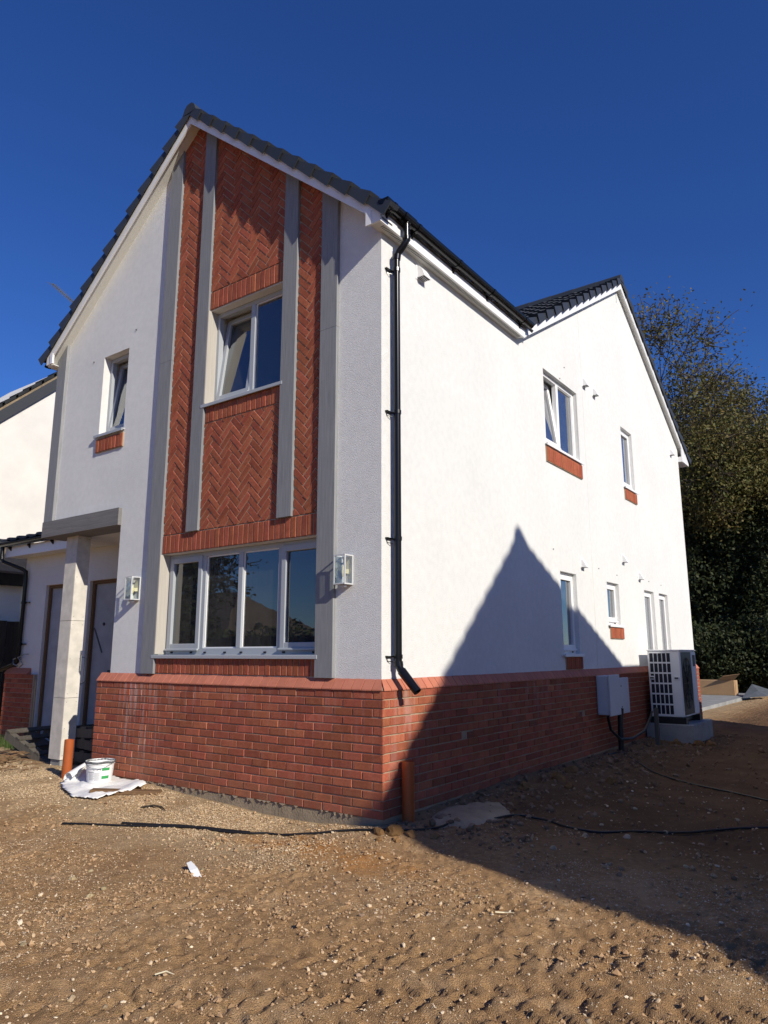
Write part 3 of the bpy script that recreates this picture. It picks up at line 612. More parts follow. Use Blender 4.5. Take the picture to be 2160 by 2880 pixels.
def ridge(y0,y1,fn,n,zt):
    for i in range(n):
        a0=y0+(y1-y0)*i/n; a1=y0+(y1-y0)*(i+1)/n; pr=[(-.125,-.075),(-.085,.02),(-.04,.06),(.04,.06),(.085,.02),(.125,-.075)]
        v=[fn(a0,s_*1.04,zt+h+.006) for s_,h in pr]+[fn(a1+.02*(1 if y1>y0 else -1),s_,zt+h) for s_,h in pr]
        hp(MB().add(v,[(k,k+1,k+7,k+6) for k in range(5)]+[(5,0,6,11),(0,1,2,3,4,5),(11,10,9,8,7,6)]),'ridge_tile',cap)
ridge(-.155,yv(XR),lambda a,s_,z:(XR+s_,a,z),16,zr+.05); ridge(.075,-6.0,lambda a,s_,z:(a,YR+s_,z),13,zsr+.06)
# front eaves: fascia, soffit, gutter
hp(MB().box((.038,-.0975,5.46),(.06,3.128,5.62)),'fascia',upvc)
so_=hp(MB().box((-D-.02,-.097,5.466),(.0375,3.10,5.474)),'soffit',soffitm); bpy.context.view_layer.update()
ventm=MB()
for i in range(122):
    y=-.02+i*.0253; ventm.box((-.012,y,5.4645),(.03,y+.011,5.467))
setpar(ventm.obj('vent_slots',darkgrey),so_)
hp(MB().box((-6.0,-.0675,5.466),(-5.842,3.2,5.474)).box((-5.99,-.068,5.46),(-5.97,3.2,5.62)),'far_fascia',upvc)
def halfgutter(name,P0,P1,r,parent=None):
    P0,P1=Vector(P0),Vector(P1); t=(P1-P0).normalized(); s_=t.cross(Vector((0,0,1))).normalized(); mb=MB(); n=10; v=[]
    for P in (P0,P1):
        for rr in (r,r-.004):
            for k in range(n+1): a=math.pi+math.pi*k/n; v.append(P+s_*rr*math.cos(a)+Vector((0,0,1))*rr*math.sin(a))
    m_=n+1; f=[]
    for k in range(n): f+=[(k,k+1,2*m_+k+1,2*m_+k),(m_+k,3*m_+k,3*m_+k+1,m_+k+1),(k,m_+k,m_+k+1,k+1),(2*m_+k,2*m_+k+1,3*m_+k+1,3*m_+k)]
    f+=[(0,2*m_,3*m_,m_),(n,m_+n,3*m_+n,2*m_+n),tuple(range(n+1)),tuple(2*m_+k for k in range(n,-1,-1))]
    return mb.add(v,f).obj(name,black,auto=True)
g_=part(halfgutter('gutter',(.122,-.16,5.645),(.122,3.17,5.645),.06)); bpy.context.view_layer.update()
for y in (-.02,.42,1.25,2.05,2.95):
    c=halfgutter('gutter_bracket',(.122,y-.022,5.644),(.122,y+.022,5.644),.067); setpar(c,g_); c2=MB().prism([(.061,5.66),(.10,5.59),(.061,5.53)],lambda a,b,d:(a,y-.015+d,b),.03).obj('gutter_bracket',black); setpar(c2,g_)
c=halfgutter('gutter_outlet',(.122,.15,5.643),(.122,.33,5.643),.071); setpar(c,g_)
# downpipe
dpth=[(.122,.238,5.64),(.122,.237,5.42),(.118,.234,5.39),(.09,.228,5.345),(.04,.22,5.29),(.02,.217,5.265),(.014,.216,5.23),(.014,.214,1.30),(.016,.214,1.262),(.035,.214,1.228),(.06,.214,1.196)]
dp_=hp(MB().tube(dpth,.034,16),'downpipe',black,auto=True); bpy.context.view_layer.update()
def setc(mb,name,mat,par,auto=False): return setpar(mb.obj(name,mat,auto=auto),par)
tp=MB(); tip=Vector((.215,.216,1.035)); st_=Vector((.05,.214,1.21))
setc(MB().tube([st_,tip],[.041,.038],16,cap=False).tube([tip,st_+(tip-st_)*.5],.030,16,cap=False),'shoe',black,dp_,True)
for z in (5.10,3.62,2.40,1.335): setc(MB().tube([(.014,.215,z-.018),(.014,.215,z+.018)],.040,16).box((-.02,.19,z-.01),(.0,.24,z+.01)).box((-.056,.115,z-.006),(-.03,.215,z+.006)).tube([(-.05,.12,z),(-.05,.14,z-.04),(-.02,.185,z-.045)],.004,6).tube([(-.057,.118,z),(-.035,.118,z)],.008,8),'pipe_clip',black,dp_)
setc(MB().tube([(.122,.237,5.44),(.122,.237,5.40)],.041,16).tube([(.02,.2165,5.265),(.014,.216,5.215)],.041,16).tube([(.014,.214,1.29),(.02,.214,1.25)],.042,16).tube([(.122,.238,5.66),(.122,.238,5.58)],.044,16),'pipe_collar',black,dp_,True)
# vent hoods
def vent(y,z,s=1.):
    w_,h_,d_=.115*s,.135*s,.085*s; o=empty('x'); bpy.data.objects.remove(o)
    v=MB(); n=6; pts=[]
    v.cbox((-D-.001,y-w_*.62,z-h_*.55),(-D+.008,y+w_*.62,z+h_*.62),.003)
    a=[(-D+.008,z+h_*.5),(-D+.03*s+.008,z+h_*.34),(-D+.065*s,z+h_*.02),(-D+d_,z-h_*.36),(-D+d_,z-h_*.42),(-D+.008,z-h_*.42)]
    v.prism(a,lambda p_,q,dd:(p_,y-w_*.5+dd,q),w_)
    o=hp(v,'vent_hood',upvc); bpy.context.view_layer.update()
    setc(MB().box((-D+.012,y-w_*.44,z-h_*.43),(-D+d_-.008,y+w_*.44,z-h_*.422)),'louvre',darkgrey,o)
    for k in range(3): setc(MB().box((-D+.022+.018*k*s,y-w_*.44,z-h_*.44),(-D+.028+.018*k*s,y+w_*.44,z-h_*.40)),'slat',upvc,o)
vent(.75,5.325,1.15)
for y,z in ((5.55,5.62),(6.0,5.595),(5.05,2.655),(6.97,2.925),(7.83,2.705),(10.77,5.665)): vent(y,z)
# loose fixing holes / plugs in the render
for (x,y,z,fr) in [(-4.99,0,5.33,1),(-4.05,0,5.55,1),(0,4.0,2.75,0),(0,5.75,2.65,0),(0,6.6,2.62,0),(0,8.4,2.66,0),(0,9.2,2.65,0),(0,4.75,5.62,0),(0,4.55,5.38,0)]:
    if fr: hp(MB().tube([(x,D+.01,z),(x,D-.012,z)],.009,6),'wall_plug',screwm)
    else: hp(MB().tube([(-D-.01,y,z),(-D+.012,y,z)],.008,6),'wall_plug',screwm)
hp(MB().box((-D-.001,YR-.02,7.9),(-D+.004,YR-.014,8.1)),'wall_plug',screwm)
# movement joint bead on the side wall
hp(MB().box((-D-.001,5.475,1.14),(-D+.0025,5.483,6.9)),'movement_joint',nrender)
# ---- porch
hp(MB().box((-5.868,.36,2.955),(-4.09,1.1,3.1)).box((-5.869,.362,2.95),(-5.6,1.1,3.2)),'porch_ceiling',nrender)
hp(MB().box((-4.38,.3565,-.05),(-4.091,1.1,2.95)),'porch_side_wall',render)
YW=1.08
fwg=lambda a,b,d:(a,YW+d,b)
part(wall('porch_wall',[(-8.28,-.1),(-4.2,-.1),(-4.2,3.05),(-8.28,3.05)],[rect(-7.58,-6.86,.05,2.46),rect(-6.33,-5.3,.05,2.46)],fwg,.25,nrender,None))
def door(x0,x1,marks):
    o=hp(MB().box((x0,YW+.09,.05),(x1,YW+.13,2.46)),'door',doorm); bpy.context.view_layer.update()
    setc(MB().box((x0,YW+.05,.05),(x0+.05,YW+.1,2.46)).box((x0+.05,YW+.05,2.41),(x1,YW+.1,2.46)),'door_frame',wood,o)
    return o
d1=door(-7.58,-6.86,0); d2=door(-6.33,-5.3,1)
setc(MB().tube([(-6.28,YW+.085,1.75),(-6.24,YW+.085,1.72),(-6.02,YW+.085,1.38)],.012,6),'chain',screwm,d2); setc(MB().tube([(-6.02,YW+.08,1.80),(-6.02,YW+.09,1.80)],.025,10),'lock_hole',hpdark,d2)
setc(MB().box((-5.85,YW+.086,1.02),(-5.32,YW+.089,1.13)),'dirty_strip',darkgrey,d2)
# column clad in cement board
COLX=(-5.53,-5.26); COLY=(.19,.385)
co=hp(MB().cbox((COLX[0]+.02,COLY[0]+.02,-.2),(COLX[1]-.02,COLY[1]-.02,.06),.005),'column',padcon); bpy.context.view_layer.update()
for z0,z1 in ((.03,.795),(.8,1.795),(1.8,2.955)):
    setc(MB().box((COLX[0],COLY[0],z0),(COLX[1]-.0125,COLY[0]+.012,z1)),'cladding_board',board,co); setc(MB().box((COLX[1]-.012,COLY[0]+.001,z0),(COLX[1],COLY[1],z1)),'cladding_board',board,co)
    setc(MB().box((COLX[0],COLY[0]+.0125,z0),(COLX[0]+.012,COLY[1]-.0005,z1)).box((COLX[0]+.0125,COLY[1]-.012,z0),(COLX[1]-.0125,COLY[1]-.0005,z1)),'cladding_board',board,co)
    for q in (z0+.05,(z0+z1)/2,z1-.05):
        for yy in (COLY[0]+.03,COLY[1]-.03): setc(MB().tube([(COLX[1]-.002,yy,q),(COLX[1]+.001,yy,q)],.005,6),'screw',screwm,co)
setc(MB().tube([(COLX[1]-.02,COLY[1]+.002,1.32),(COLX[1]+.03,COLY[1]+.045,1.31),(COLX[1]+.028,COLY[1]+.045,1.0),(COLX[1]-.02,COLY[1]+.002,.96)],.011,8),'bracket',galv,co)
# ---- left wing: plinth, eaves, roof
WP=1.02
pwg=hp(MB().box((-8.525,WP+.008,-.1),(-7.6,YW+.03,1.04)),'plinth',mortar); bpy.context.view_layer.update()
for k in range(15):
    z=1.05-.075*k-.0425
    for c,L_,zz in brow(pwg,0,.93,z,None,k%2==0): addbrick(bs if L_>.15 else bh,pwg,(-8.53+c,WP+jit(.002),zz),(jit(.006),jit(.006),jit(.008)))
hp(MB().prism([(WP-.01,1.042),(WP-.01,1.052),(YW+.01,1.15),(YW+.02,1.04)],lambda a,b,d:(-8.53+d,a,b),.72),'plinth_coping',slopeb)
hp(MB().box((-8.28,YW+.25,-.1),(-8.0,4.4,3.1)),'wing_wall',nrender)
hp(MB().box((-8.46,.80,2.955),(-5.58,.82,3.12)),'fascia',upvc); hp(MB().box((-8.44,.82,2.962),(-5.58,YW-.001,2.972)),'soffit',soffitm)
hp(MB().prism([(.72,3.17),(.72,3.20),(4.4,3.98),(4.4,3.94)],lambda a,b,d:(-8.62+d,a,b),2.75),'wing_roof',tile)
wr=bpy.data.objects['wing_roof']; bpy.context.view_layer.update()
setpar(slab('roof_tiles',lambda u,v,h:Vector((u,.70+v*.978,3.20+v*.207+h*.98+.004)),-8.66,-5.9,0,3.6,tile),wr)
g2=part(halfgutter('gutter',(-8.72,.735,3.17),(-5.86,.735,3.17),.058)); bpy.context.view_layer.update()
for x in (-8.3,-7.7,-7.0,-6.3): setc(MB().prism([(.80,3.16),(.75,3.10),(.80,3.05)],lambda a,b,d:(x+d,a,b),.03),'gutter_bracket',black,g2)
d2p=hp(MB().tube([(-8.45,.735,3.13),(-8.45,.735,2.93),(-8.42,.76,2.88),(-8.2,.98,2.76),(-8.165,1.02,2.72),(-8.165,1.03,2.6),(-8.165,1.03,1.32),(-8.18,1.03,1.24),(-8.28,1.0,1.18),(-8.85,.93,1.02)],.034,12),'downpipe',black,auto=True); bpy.context.view_layer.update()
for z in (2.2,1.52): setc(MB().tube([(-8.165,1.03,z-.02),(-8.165,1.03,z+.02)],.042,12).box((-8.13,1.04,z-.008),(-8.02,1.07,z+.008)),'pipe_clip',black,d2p)
# ---- wall lamps
def lamp(x1,label):
    L_=empty('wall_lamp',(x1-.068,D,1.985)); tag(L_,label,'wall lamp','lantern wall lamps flanking the big window')
    def pc(mb,name,mat,**k):
        o=mb.obj(name,mat,**k); o.parent=L_; o.matrix_parent_inverse=Matrix.Translation((-(x1-.068),-D,-1.985)); return o
    x0=x1-.137; y0,y1=-.07,D-.001; z0,z1=1.985,2.262; t=.013
    fr=MB()
    for (xa,ya) in ((x0,y0),(x1-t,y0),(x0,y1-t),(x1-t,y1-t)): fr.box((xa,ya,z0),(xa+t,ya+t,z1))
    for z in (z0,z1-t):
        fr.box((x0+t,y0+.001,z+.0005),(x1-t,y0+t,z+t-.0005)).box((x0+t,y1-t,z+.0005),(x1-t,y1-.001,z+t-.0005)).box((x0+.001,y0+t,z+.0005),(x0+t,y1-t,z+t-.0005)).box((x1-t,y0+t,z+.0005),(x1-.001,y1-t,z+t-.0005))
    pc(fr,'frame',lampm); pc(MB().box((x0+t,y0+t,z0+.002),(x1-t,y1-t,z0+.006)),'base_plate',lampm)
    pc(MB().box((x0+.025,y1-.004,2.13),(x1-.02,y1-.0005,2.25)).box((x0+.05,y1-.05,2.09),(x1-.045,y1-.004,2.13)),'back_plate',cream)
    pc(MB().box((x0+t,y0+.005,z0+t),(x1-t,y0+.008,z1-t)),'glass',lglass); pc(MB().box((x1-.008,y0+t,z0+t),(x1-.005,y1-t,z1-t)),'glass',lglass); pc(MB().box((x0+.005,y0+t,z0+t),(x0+.008,y1-t,z1-t)),'glass',lglass)
    xc,yc=(x0+x1)/2,(y0+y1)/2; pc(MB().tube([(xc,yc,z0+.006),(xc,yc,z0+.07)],.011,10),'candle_sleeve',paper)
    pc(MB().tube([(xc,yc,z0+.07),(xc,yc,z0+.09),(xc,yc,z0+.12),(xc,yc,z0+.155),(xc,yc,z0+.185)],[.009,.017,.02,.014,.003],10),'bulb',cream,auto=True)
    pc(MB().box((xc-.03,yc-.02,z0-.022),(xc+.03,yc+.02,z0)),'driver_box',lampm)
lamp(-.38,'silver lantern wall lamp beside the big window, nearer the house corner'); lamp(-3.605,'silver lantern wall lamp between the porch and the big window')
# ------------------------------------------------------------ utilities on the side wall
t=empty('meter_box',(.1,5.4,.5)); tag(t,'white plastic electricity meter box projecting from the shaded brick plinth','meter box')
def ch(root,mb,name,mat,**k):
    o=mb.obj(name,mat,**k); o.parent=root; o.matrix_parent_inverse=(Matrix.Translation(root.location)@root.rotation_euler.to_matrix().to_4x4()).inverted(); return o
ch(t,MB().cbox((.001,5.2,.50),(.175,5.62,1.045),.01),'casing',boxg); ch(t,MB().cbox((.176,5.185,.488),(.20,5.63,1.058),.006),'door',boxg)
for z in (.56,.98): ch(t,MB().tube([(.19,5.182,z-.03),(.19,5.182,z+.03)],.012,8),'hinge',boxg)
t=empty('junction_box',(.03,6.28,.45)); tag(t,'flat grey cabinet on the plinth between meter box and heat pump','cabinet')
ch(t,MB().cbox((.001,6.07,.455),(.055,6.5,.99),.008),'casing',boxg)
for z in (.56,.87): ch(t,MB().tube([(.054,6.12,z),(.06,6.12,z)],.012,8),'lock',hpdark)
t=MB().tube([(.12,5.75,-.25),(.125,5.76,.2),(.13,5.78,.44),(.135,5.81,.56)],.042,12).obj('cable_duct',blackr,auto=True); tag(t,'black plastic cable duct standing up in front of the meter box','duct')
t=MB().tube([(.14,5.2,.49),(.14,5.3,.3),(.17,5.6,.14),(.22,6.0,.12),(.28,6.4,.2),(.32,6.62,.38),(.33,6.68,.47)],.02,8).obj('hose',blackr,auto=True); tag(t,'sagging black hose between the meter box and the wooden stake','hose')
t=MB().prism([(0,-.3),(.07,-.3),(.06,.50),(.03,.53),(.0,.50)],lambda a,b,d:(.33+a+.02*b,6.75+d,b),.04).obj('wooden_stake',woodg); tag(t,'weathered timber stake in the ground left of the heat pump','stake')
# heat pump
hx0,hx1,hy0,hy1,hz0,hz1=.10,.62,7.45,8.50,.335,1.42
t=empty('heat_pump',(.36,7.97,.23)); tag(t,'white air source heat pump with slotted end grille on a concrete pad','heat pump')
ch(t,MB().cbox((hx0,hy0,hz0),(hx1,hy1,hz1-.02),.012),'casing',hpwhite); ch(t,MB().cbox((hx0-.008,hy0-.01,hz1-.022),(hx1+.012,hy1+.008,hz1),.006),'lid',hpwhite)
gw=.40
for i in range(5):
    for j in range(6):
        x=hx0+.035+i*.069; z=hz0+.045+j*.168
        ch(t,MB().box((x,hy0-.004,z),(x+.052,hy0+.02,z+.142)),'grille_slot',hpdark)
for x in (hx0+.012,hx1-.115): ch(t,MB().cbox((x,hy0-.014,.93),(x+.085,hy0+.01,.99),.004),'handle',hpwhite); ch(t,MB().box((x+.012,hy0-.0155,.945),(x+.073,hy0-.013,.972)),'handle_recess',darkgrey)
ch(t,MB().box((hx1-.004,hy0+.06,hz0+.03),(hx1+.004,8.16,hz1-.04)),'fan_grille',blackr)
for rr in (.36,.27,.18,.09): ch(t,MB().tube([(hx1+.012,7.81+rr*.82*math.cos(a*math.pi/12),.87+rr*1.15*math.sin(a*math.pi/12)) for a in range(25)],.005,5,cap=False),'fan_guard',blackr)
for a in range(4): ch(t,MB().tube([(hx1+.010,7.81+.3*math.cos(a*math.pi/4),.87+.42*math.sin(a*math.pi/4)),(hx1+.010,7.81-.3*math.cos(a*math.pi/4),.87-.42*math.sin(a*math.pi/4))],.005,5),'fan_guard',blackr)
ch(t,MB().cbox((hx1-.002,8.2,hz0+.02),(hx1+.006,hy1-.01,hz1-.04),.003),'side_panel',hpwhite); ch(t,MB().box((hx1+.006,8.26,1.14),(hx1+.0085,8.44,1.33)),'badge',hpdark)
ch(t,MB().box((hx0-.02,hy0-.02,.232),(hx1+.03,hy0+.12,.333)).box((hx0-.02,hy1-.14,.232),(hx1+.03,hy1+.02,.333)).box((hx0+.06,hy0+.12,.26),(hx1-.06,hy1-.14,.333)),'rubber_foot',blackr)
t=MB().cbox((.02,7.38,-.3),(.76,8.75,.23),.012).obj('concrete_pad',padcon); tag(t,'pale concrete pad under the heat pump','concrete pad')
# ------------------------------------------------------------ orange pipes
def pipe(x,y,z0,z1,label,lean=(0,0)):
    n=20; mb=MB(); a,b=Vector((x,y,z0)),Vector((x+lean[0],y+lean[1],z1)); mb.tube([a,b],.055,n,cap=False).tube([b,a],.050,n,cap=False)
    v=[]; 
    for rr in (.055,.050):
        for k in range(n): v.append(b+Vector((rr*math.cos(2*math.pi*k/n),rr*math.sin(2*math.pi*k/n),.0003)))
    mb.add(v,[(k,(k+1)%n,n+(k+1)%n,n+k) for k in range(n)])
    o=mb.obj('drain_pipe',orange,auto=True); tag(o,label,'pipe','orange drain pipes standing out of the ground'); return o
p1=pipe(-4.50,-.16,-.4,.365,'orange drain pipe standing in the sun beside the porch column',(.012,0)); p2=pipe(.075,.265,-.4,.445,'orange drain pipe standing in shade against the brick corner')
# ------------------------------------------------------------ bucket, sheet, plank
BX,BYY=-3.66,-.27; bz=ghs(BX,BYY)+.045
t=empty('bucket',(BX,BYY,bz)); t.scale=(.74,.74,.95); tag(t,'white plaster bucket with green printed label and grey crusted rim','bucket')
n=28; rz=[(.0,.165),(.02,.176),(.19,.196),(.20,.207),(.235,.209),(.236,.196),(.03,.170)]
v=[];f=[]
for z,r in rz:
    for k in range(n): a=2*math.pi*k/n; v.append((r*math.cos(a),r*math.sin(a),z))
for i in range(len(rz)-1):
    for k in range(n): f.append((i*n+k,i*n+(k+1)%n,(i+1)*n+(k+1)%n,(i+1)*n+k))
f+=[tuple(range(n-1,-1,-1)),tuple((len(rz)-1)*n+k for k in range(n))]
def chl(root,mb,name,mat,**k): o=mb.obj(name,mat,**k); o.parent=root; return o
chl(t,MB().add(v,f),'body',bucketm,auto=True)
def band(a0,a1,z0,z1,off=.0015,taper=True):
    mb=MB(); K=10; vv=[]
    for z in (z0,z1):
        r=.176+(.196-.176)*(z-.02)/.17+off
        for k in range(K+1): a=a0+(a1-a0)*k/K; vv.append((r*math.cos(a),r*math.sin(a),z))
    return mb.add(vv,[(k,k+1,K+2+k,K+1+k) for k in range(K)])
vd=math.atan2(CAMP[1]-BYY,CAMP[0]-BX)
chl(t,band(vd+.15,vd+.75,.135,.165),'green_label',green); chl(t,band(vd+.15,vd+.75,.045,.078),'green_label',green)
for z,a0,a1 in ((.158,-.55,-.25),(.146,-.2,.1),(.118,-1.0,-.45)): chl(t,band(vd+a0,vd+a1,z,z+.006),'printed_line',inkm)
for i in range(9): chl(t,band(vd-.9,vd-.5+.05*(i%3),.035+.009*i,.037+.009*i),'printed_line',inkm)
for i in range(11): chl(t,band(vd-.4,vd+.05-.04*(i%3),.03+.008*i,.0318+.008*i),'printed_line',inkm)
chl(t,MB().tube([(.205*math.cos(2*math.pi*k/24),.205*math.sin(2*math.pi*k/24),.222+.004*math.sin(5*k)) for k in range(25)],.014,6,cap=False).tube([(0,0,.14),(0,0,.15)],.19,24),'crusted_rim',paintlip,auto=True)
chl(t,MB().tube([(.212*math.cos(a),.212*math.sin(a),.19+.03*math.sin(a*2)) for a in [vd-1.9+.2*k for k in range(20)]],.003,6),'wire_handle',galv,auto=True)
# sheet: crumpled cloth patch
Pq=[(-3.50,-.72),(-3.10,-.66),(-2.93,-.16),(-3.30,-.02),(-3.95,-.02),(-4.28,-.12),(-4.05,-.5)]
K=44; xs=np.linspace(-4.4,-2.85,K); ys=np.linspace(-.8,.05,K); vv=[];ff_=[]; idx={}
def inside(x,y):
    c=False; j=len(Pq)-1
    for i in range(len(Pq)):
        (x1,y1),(x2,y2)=Pq[i],Pq[j]
        if (y1>y)!=(y2>y) and x<(x2-x1)*(y-y1)/(y2-y1)+x1: c=not c
        j=i
    return c
for a_,x in enumerate(xs):
    for b_,y in enumerate(ys):
        if inside(x+.03*mnoise((x*3,y*3,0)),y+.03*mnoise((x*3,y*3,5))):
            zz=ghs(x,y)+.028+.018*mnoise((x*5,y*5,1))+.012*abs(mnoise((x*11,y*7,3)))+.05*math.exp(-((x+3.02)**2+(y+.2)**2)/.02)
            zz+=.13*math.exp(-((x+4.13)**2/.012+(y+.22)**2/.03))
            if (x-BX)**2+(y-BYY)**2<.2**2: zz=bz-.004
            idx[(a_,b_)]=len(vv); vv.append((x,y,zz))
for (a_,b_) in list(idx):
    q=[(a_,b_),(a_+1,b_),(a_+1,b_+1),(a_,b_+1)]
    if all(k in idx for k in q): ff_.append([idx[k] for k in q])
sh_=link(bpy.data.objects.new('dust_sheet',mesh('dust_sheet',vv,ff_,cloth,True))); sm=sh_.modifiers.new('thick','SOLIDIFY'); sm.thickness=.006; sm.offset=1
tag(sh_,'crumpled white sheet spread under the plaster bucket','sheet')
# rolled corner of the sheet
mb=MB(); n=16; vv=[];ff_=[]
axis0=Vector((-4.02,-.42,ghs(-4.02,-.42)+.07)); ax1=Vector((-4.06,-.16,ghs(-4.06,-.16)+.20))
for i in range(7):
    c=axis0.lerp(ax1,i/6); 
    for k in range(n): a=5.2*k/(n-1)+.4; r=(.085+.012*k/n)*(1-.75*i/6); vv.append((c.x+r*math.cos(a),c.y,c.z+r*math.sin(a)*.8))
for i in range(6):
    for k in range(n-1): ff_.append((i*n+k,i*n+k+1,(i+1)*n+k+1,(i+1)*n+k))
o=link(bpy.data.objects.new('rolled_corner',mesh('rolled_corner',vv,ff_,cloth,True)),sh_)
t=MB().cbox((-.36,-.055,-.02),(.36,.055,.02),.004).obj('plank',wood); t.location=(-3.06,-.34,ghs(-3.05,-.34)+.018); t.rotation_euler=(.02,.03,R(38)); tag(t,'short rough timber plank under the edge of the white sheet','plank')
# ------------------------------------------------------------ cables
def cable(pts,r,name,label,mat=blackr,lift=0.):
    P=[Vector((x,y,0)) for x,y in pts]; out=[]
    for i in range(len(P)-1):
        p0=P[max(i-1,0)];p1=P[i];p2=P[i+1];p3=P[min(i+2,len(P)-1)]
        for k in range(6):
            u=k/6; q=.5*((2*p1)+(-p0+p2)*u+(2*p0-5*p1+4*p2-p3)*u*u+(-p0+3*p1-3*p2+p3)*u**3); out.append(q)
    out.append(P[-1]); zs=[max(ghs(q.x,q.y),ghs(q.x+.02,q.y),ghs(q.x,q.y+.02)) for q in out]
    zs=[sum(zs[max(0,i-2):i+3])/len(zs[max(0,i-2):i+3]) for i in range(len(zs))]
    o=MB().tube([(q.x,q.y,z+r*.8+lift) for q,z in zip(out,zs)],r,8).obj(name,mat,auto=True); tag(o,label,'cable'); return o
cable([(-2.6,-1.3),(-2.21,-1.10),(-1.95,-.96),(-1.6,-.76),(-1.38,-.68),(-1.13,-.62),(-.98,-.56),(-.85,-.46),(-.67,-.41),(-.43,-.28),(-.2,-.16),(.05,-.10),(.22,.0),(.35,.22),(.45,.5),(.55,.72),(.72,1.0),(.92,1.12),(1.22,1.02),(1.5,1.08),(1.72,1.35),(2.0,1.72),(2.35,2.05),(2.9,2.4)],.0095,'ground_cable','long black cable lying across the earth past the house corner')
cable([(.14,5.15),(.2,5.6),(.3,5.3),(.62,4.75),(.98,4.3),(1.45,3.9),(1.95,3.62),(2.6,3.25)],.010,'ground_cable','thin black cable trailing from the meter box over the shaded earth')
cable([(-2.15,-1.0),(-1.7,-.78),(-1.3,-.62),(-1.0,-.55)],.011,'ground_cable','short black cable lying alongside the long cable in the sun')
# ------------------------------------------------------------ stones, clods, scraps
sv,sf=ico(2)
def rock(name,x,y,s,mat,label,cat,group,flat=.65):
    v=[]; sd=random.random()*50
    for q in sv: q=Vector(q); d=1+.42*mnoise(q*1.2+Vector((sd,0,0)))+(.3 if s>.04 else .12)*mnoise(q*3.1+Vector((0,sd,0))); v.append((q.x*d*s,q.y*d*s*.8,q.z*d*s*flat))
    o=link(bpy.data.objects.new(name,mesh(name,v,[tuple(int(k) for k in f) for f in sf],mat,False))); o.location=(x,y,ghs(x,y)+s*flat*.12); o.rotation_euler=(jit(.3),jit(.3),jit(3)); tag(o,label,cat,group); return o
for i in range(34):
    x,y=random.uniform(-2.5,3.0),random.uniform(-3.3,-.6)
    rock('stone',x,y,random.uniform(.014,.026),stonem,'loose flint stone on the bare sunlit earth','stone','loose stones on the earth')
for i in range(16):
    x,y=random.uniform(.3,2.6),random.uniform(.2,2.6)
    rock('stone',x,y,random.uniform(.018,.035),stonem,'loose stone in the shade beside the side wall','stone','loose stones in the shade')
for (x,y,s) in [(.16,-.08,.075),(.05,-.13,.05),(.30,-.03,.045),(.24,-.15,.035),(.44,.10,.045),(.12,-.22,.03)]:
    rock('earth_clod',x,y,s,clodm,'big clod of clay heaped at the foot of the brick corner','clod','clods heaped at the house corner',.8)
for (x,y,s) in [(.35,2.0,.07),(.5,2.5,.09),(.42,3.1,.08),(.7,2.3,.06),(.9,3.0,.07),(.85,7.25,.1),(.95,7.6,.09),(.55,7.1,.08)]:
    rock('earth_clod',x,y,s,clodm,'clod of earth on the shaded bank along the side wall','clod','clods along the shaded wall',.8)
t=MB().add([(-.13,-.02,.004),(.0,-.045,.018),(.13,-.03,.006),(.14,.02,.012),(.0,.03,.022),(-.13,.025,.008)],[(0,1,4,5),(1,2,3,4)]).obj('paper_scrap',paper); sm=t.modifiers.new('thick','SOLIDIFY'); sm.thickness=.002; t.scale=(1.,.75,1); t.location=(-.52,-1.53,ghs(-.52,-1.53)+.012); t.rotation_euler=(R(6),R(14),R(-20)); tag(t,'white strip of paper lying alone on the earth','paper')
def twig(pts,label,r=.006,mat=wood): o=MB().tube([(x,y,ghs(x,y)+.012+z) for x,y,z in pts],[r]*(len(pts)-1)+[r*.4],6).obj('twig',mat); tag(o,label,'twig','twigs on the earth'); return o
twig([(.62,-2.70,0),(.66,-2.67,.004),(.71,-2.66,.002)],'pale bare twig lying on the foreground earth',.0035,cream)
twig([(1.55,-1.0,0),(1.59,-.96,.006),(1.65,-.95,.0)],'pale twig on the earth near the shadow edge',.0035,cream)
twig([(-2.5,-.55,0),(-2.4,-.5,.015),(-2.3,-.47,.01),(-2.2,-.5,0)],'dark root sticking out of the gravel below the front wall',.009,barkm)
# concrete blob at the downpipe gully
vv=[];ff_=[];K=26
for i in range(7):
    for k in range(K):
        a=2*math.pi*k/K; rr=i/6*(1+.18*mnoise((math.cos(a)*1.7,math.sin(a)*1.7,2))); x=.36+.36*rr*math.cos(a)*.8; y=.85+.55*rr*math.sin(a); x=max(x,.02); vv.append((x,y,ghs(x,y)*.4+(-.025)*.6+.022*(1-rr**2)-.03*(i==6)+.008*mnoise((x*9,y*9,3))))
for i in range(6):
    for k in range(K): ff_.append((i*K+k,i*K+(k+1)%K,(i+1)*K+(k+1)%K,(i+1)*K+k))
t=link(bpy.data.objects.new('concrete_patch',mesh('concrete_patch',vv,ff_,concrete,True))); tag(t,'flat spill of set concrete beside the orange pipe at the corner','concrete patch')
# mortar droppings under the lowest course
dr=MB()
for i in range(34):
    x=random.uniform(-3.2,-.3); w_=random.uniform(.015,.09); h_=random.uniform(.006,.03); dr.add([(x,.0,.002),(x+w_,-.003,.002),(x+w_*.6,-.008,-h_),(x+w_*.2,.004,-h_*.8),(x,.03,.002),(x+w_,.03,.002),(x+w_*.5,.03,-h_)],[(0,1,2,3),(0,3,6,4),(1,5,6,2),(3,2,6),(0,4,5,1)])
o=hp(dr,'mortar_droppings',mortar); o['kind']='stuff'
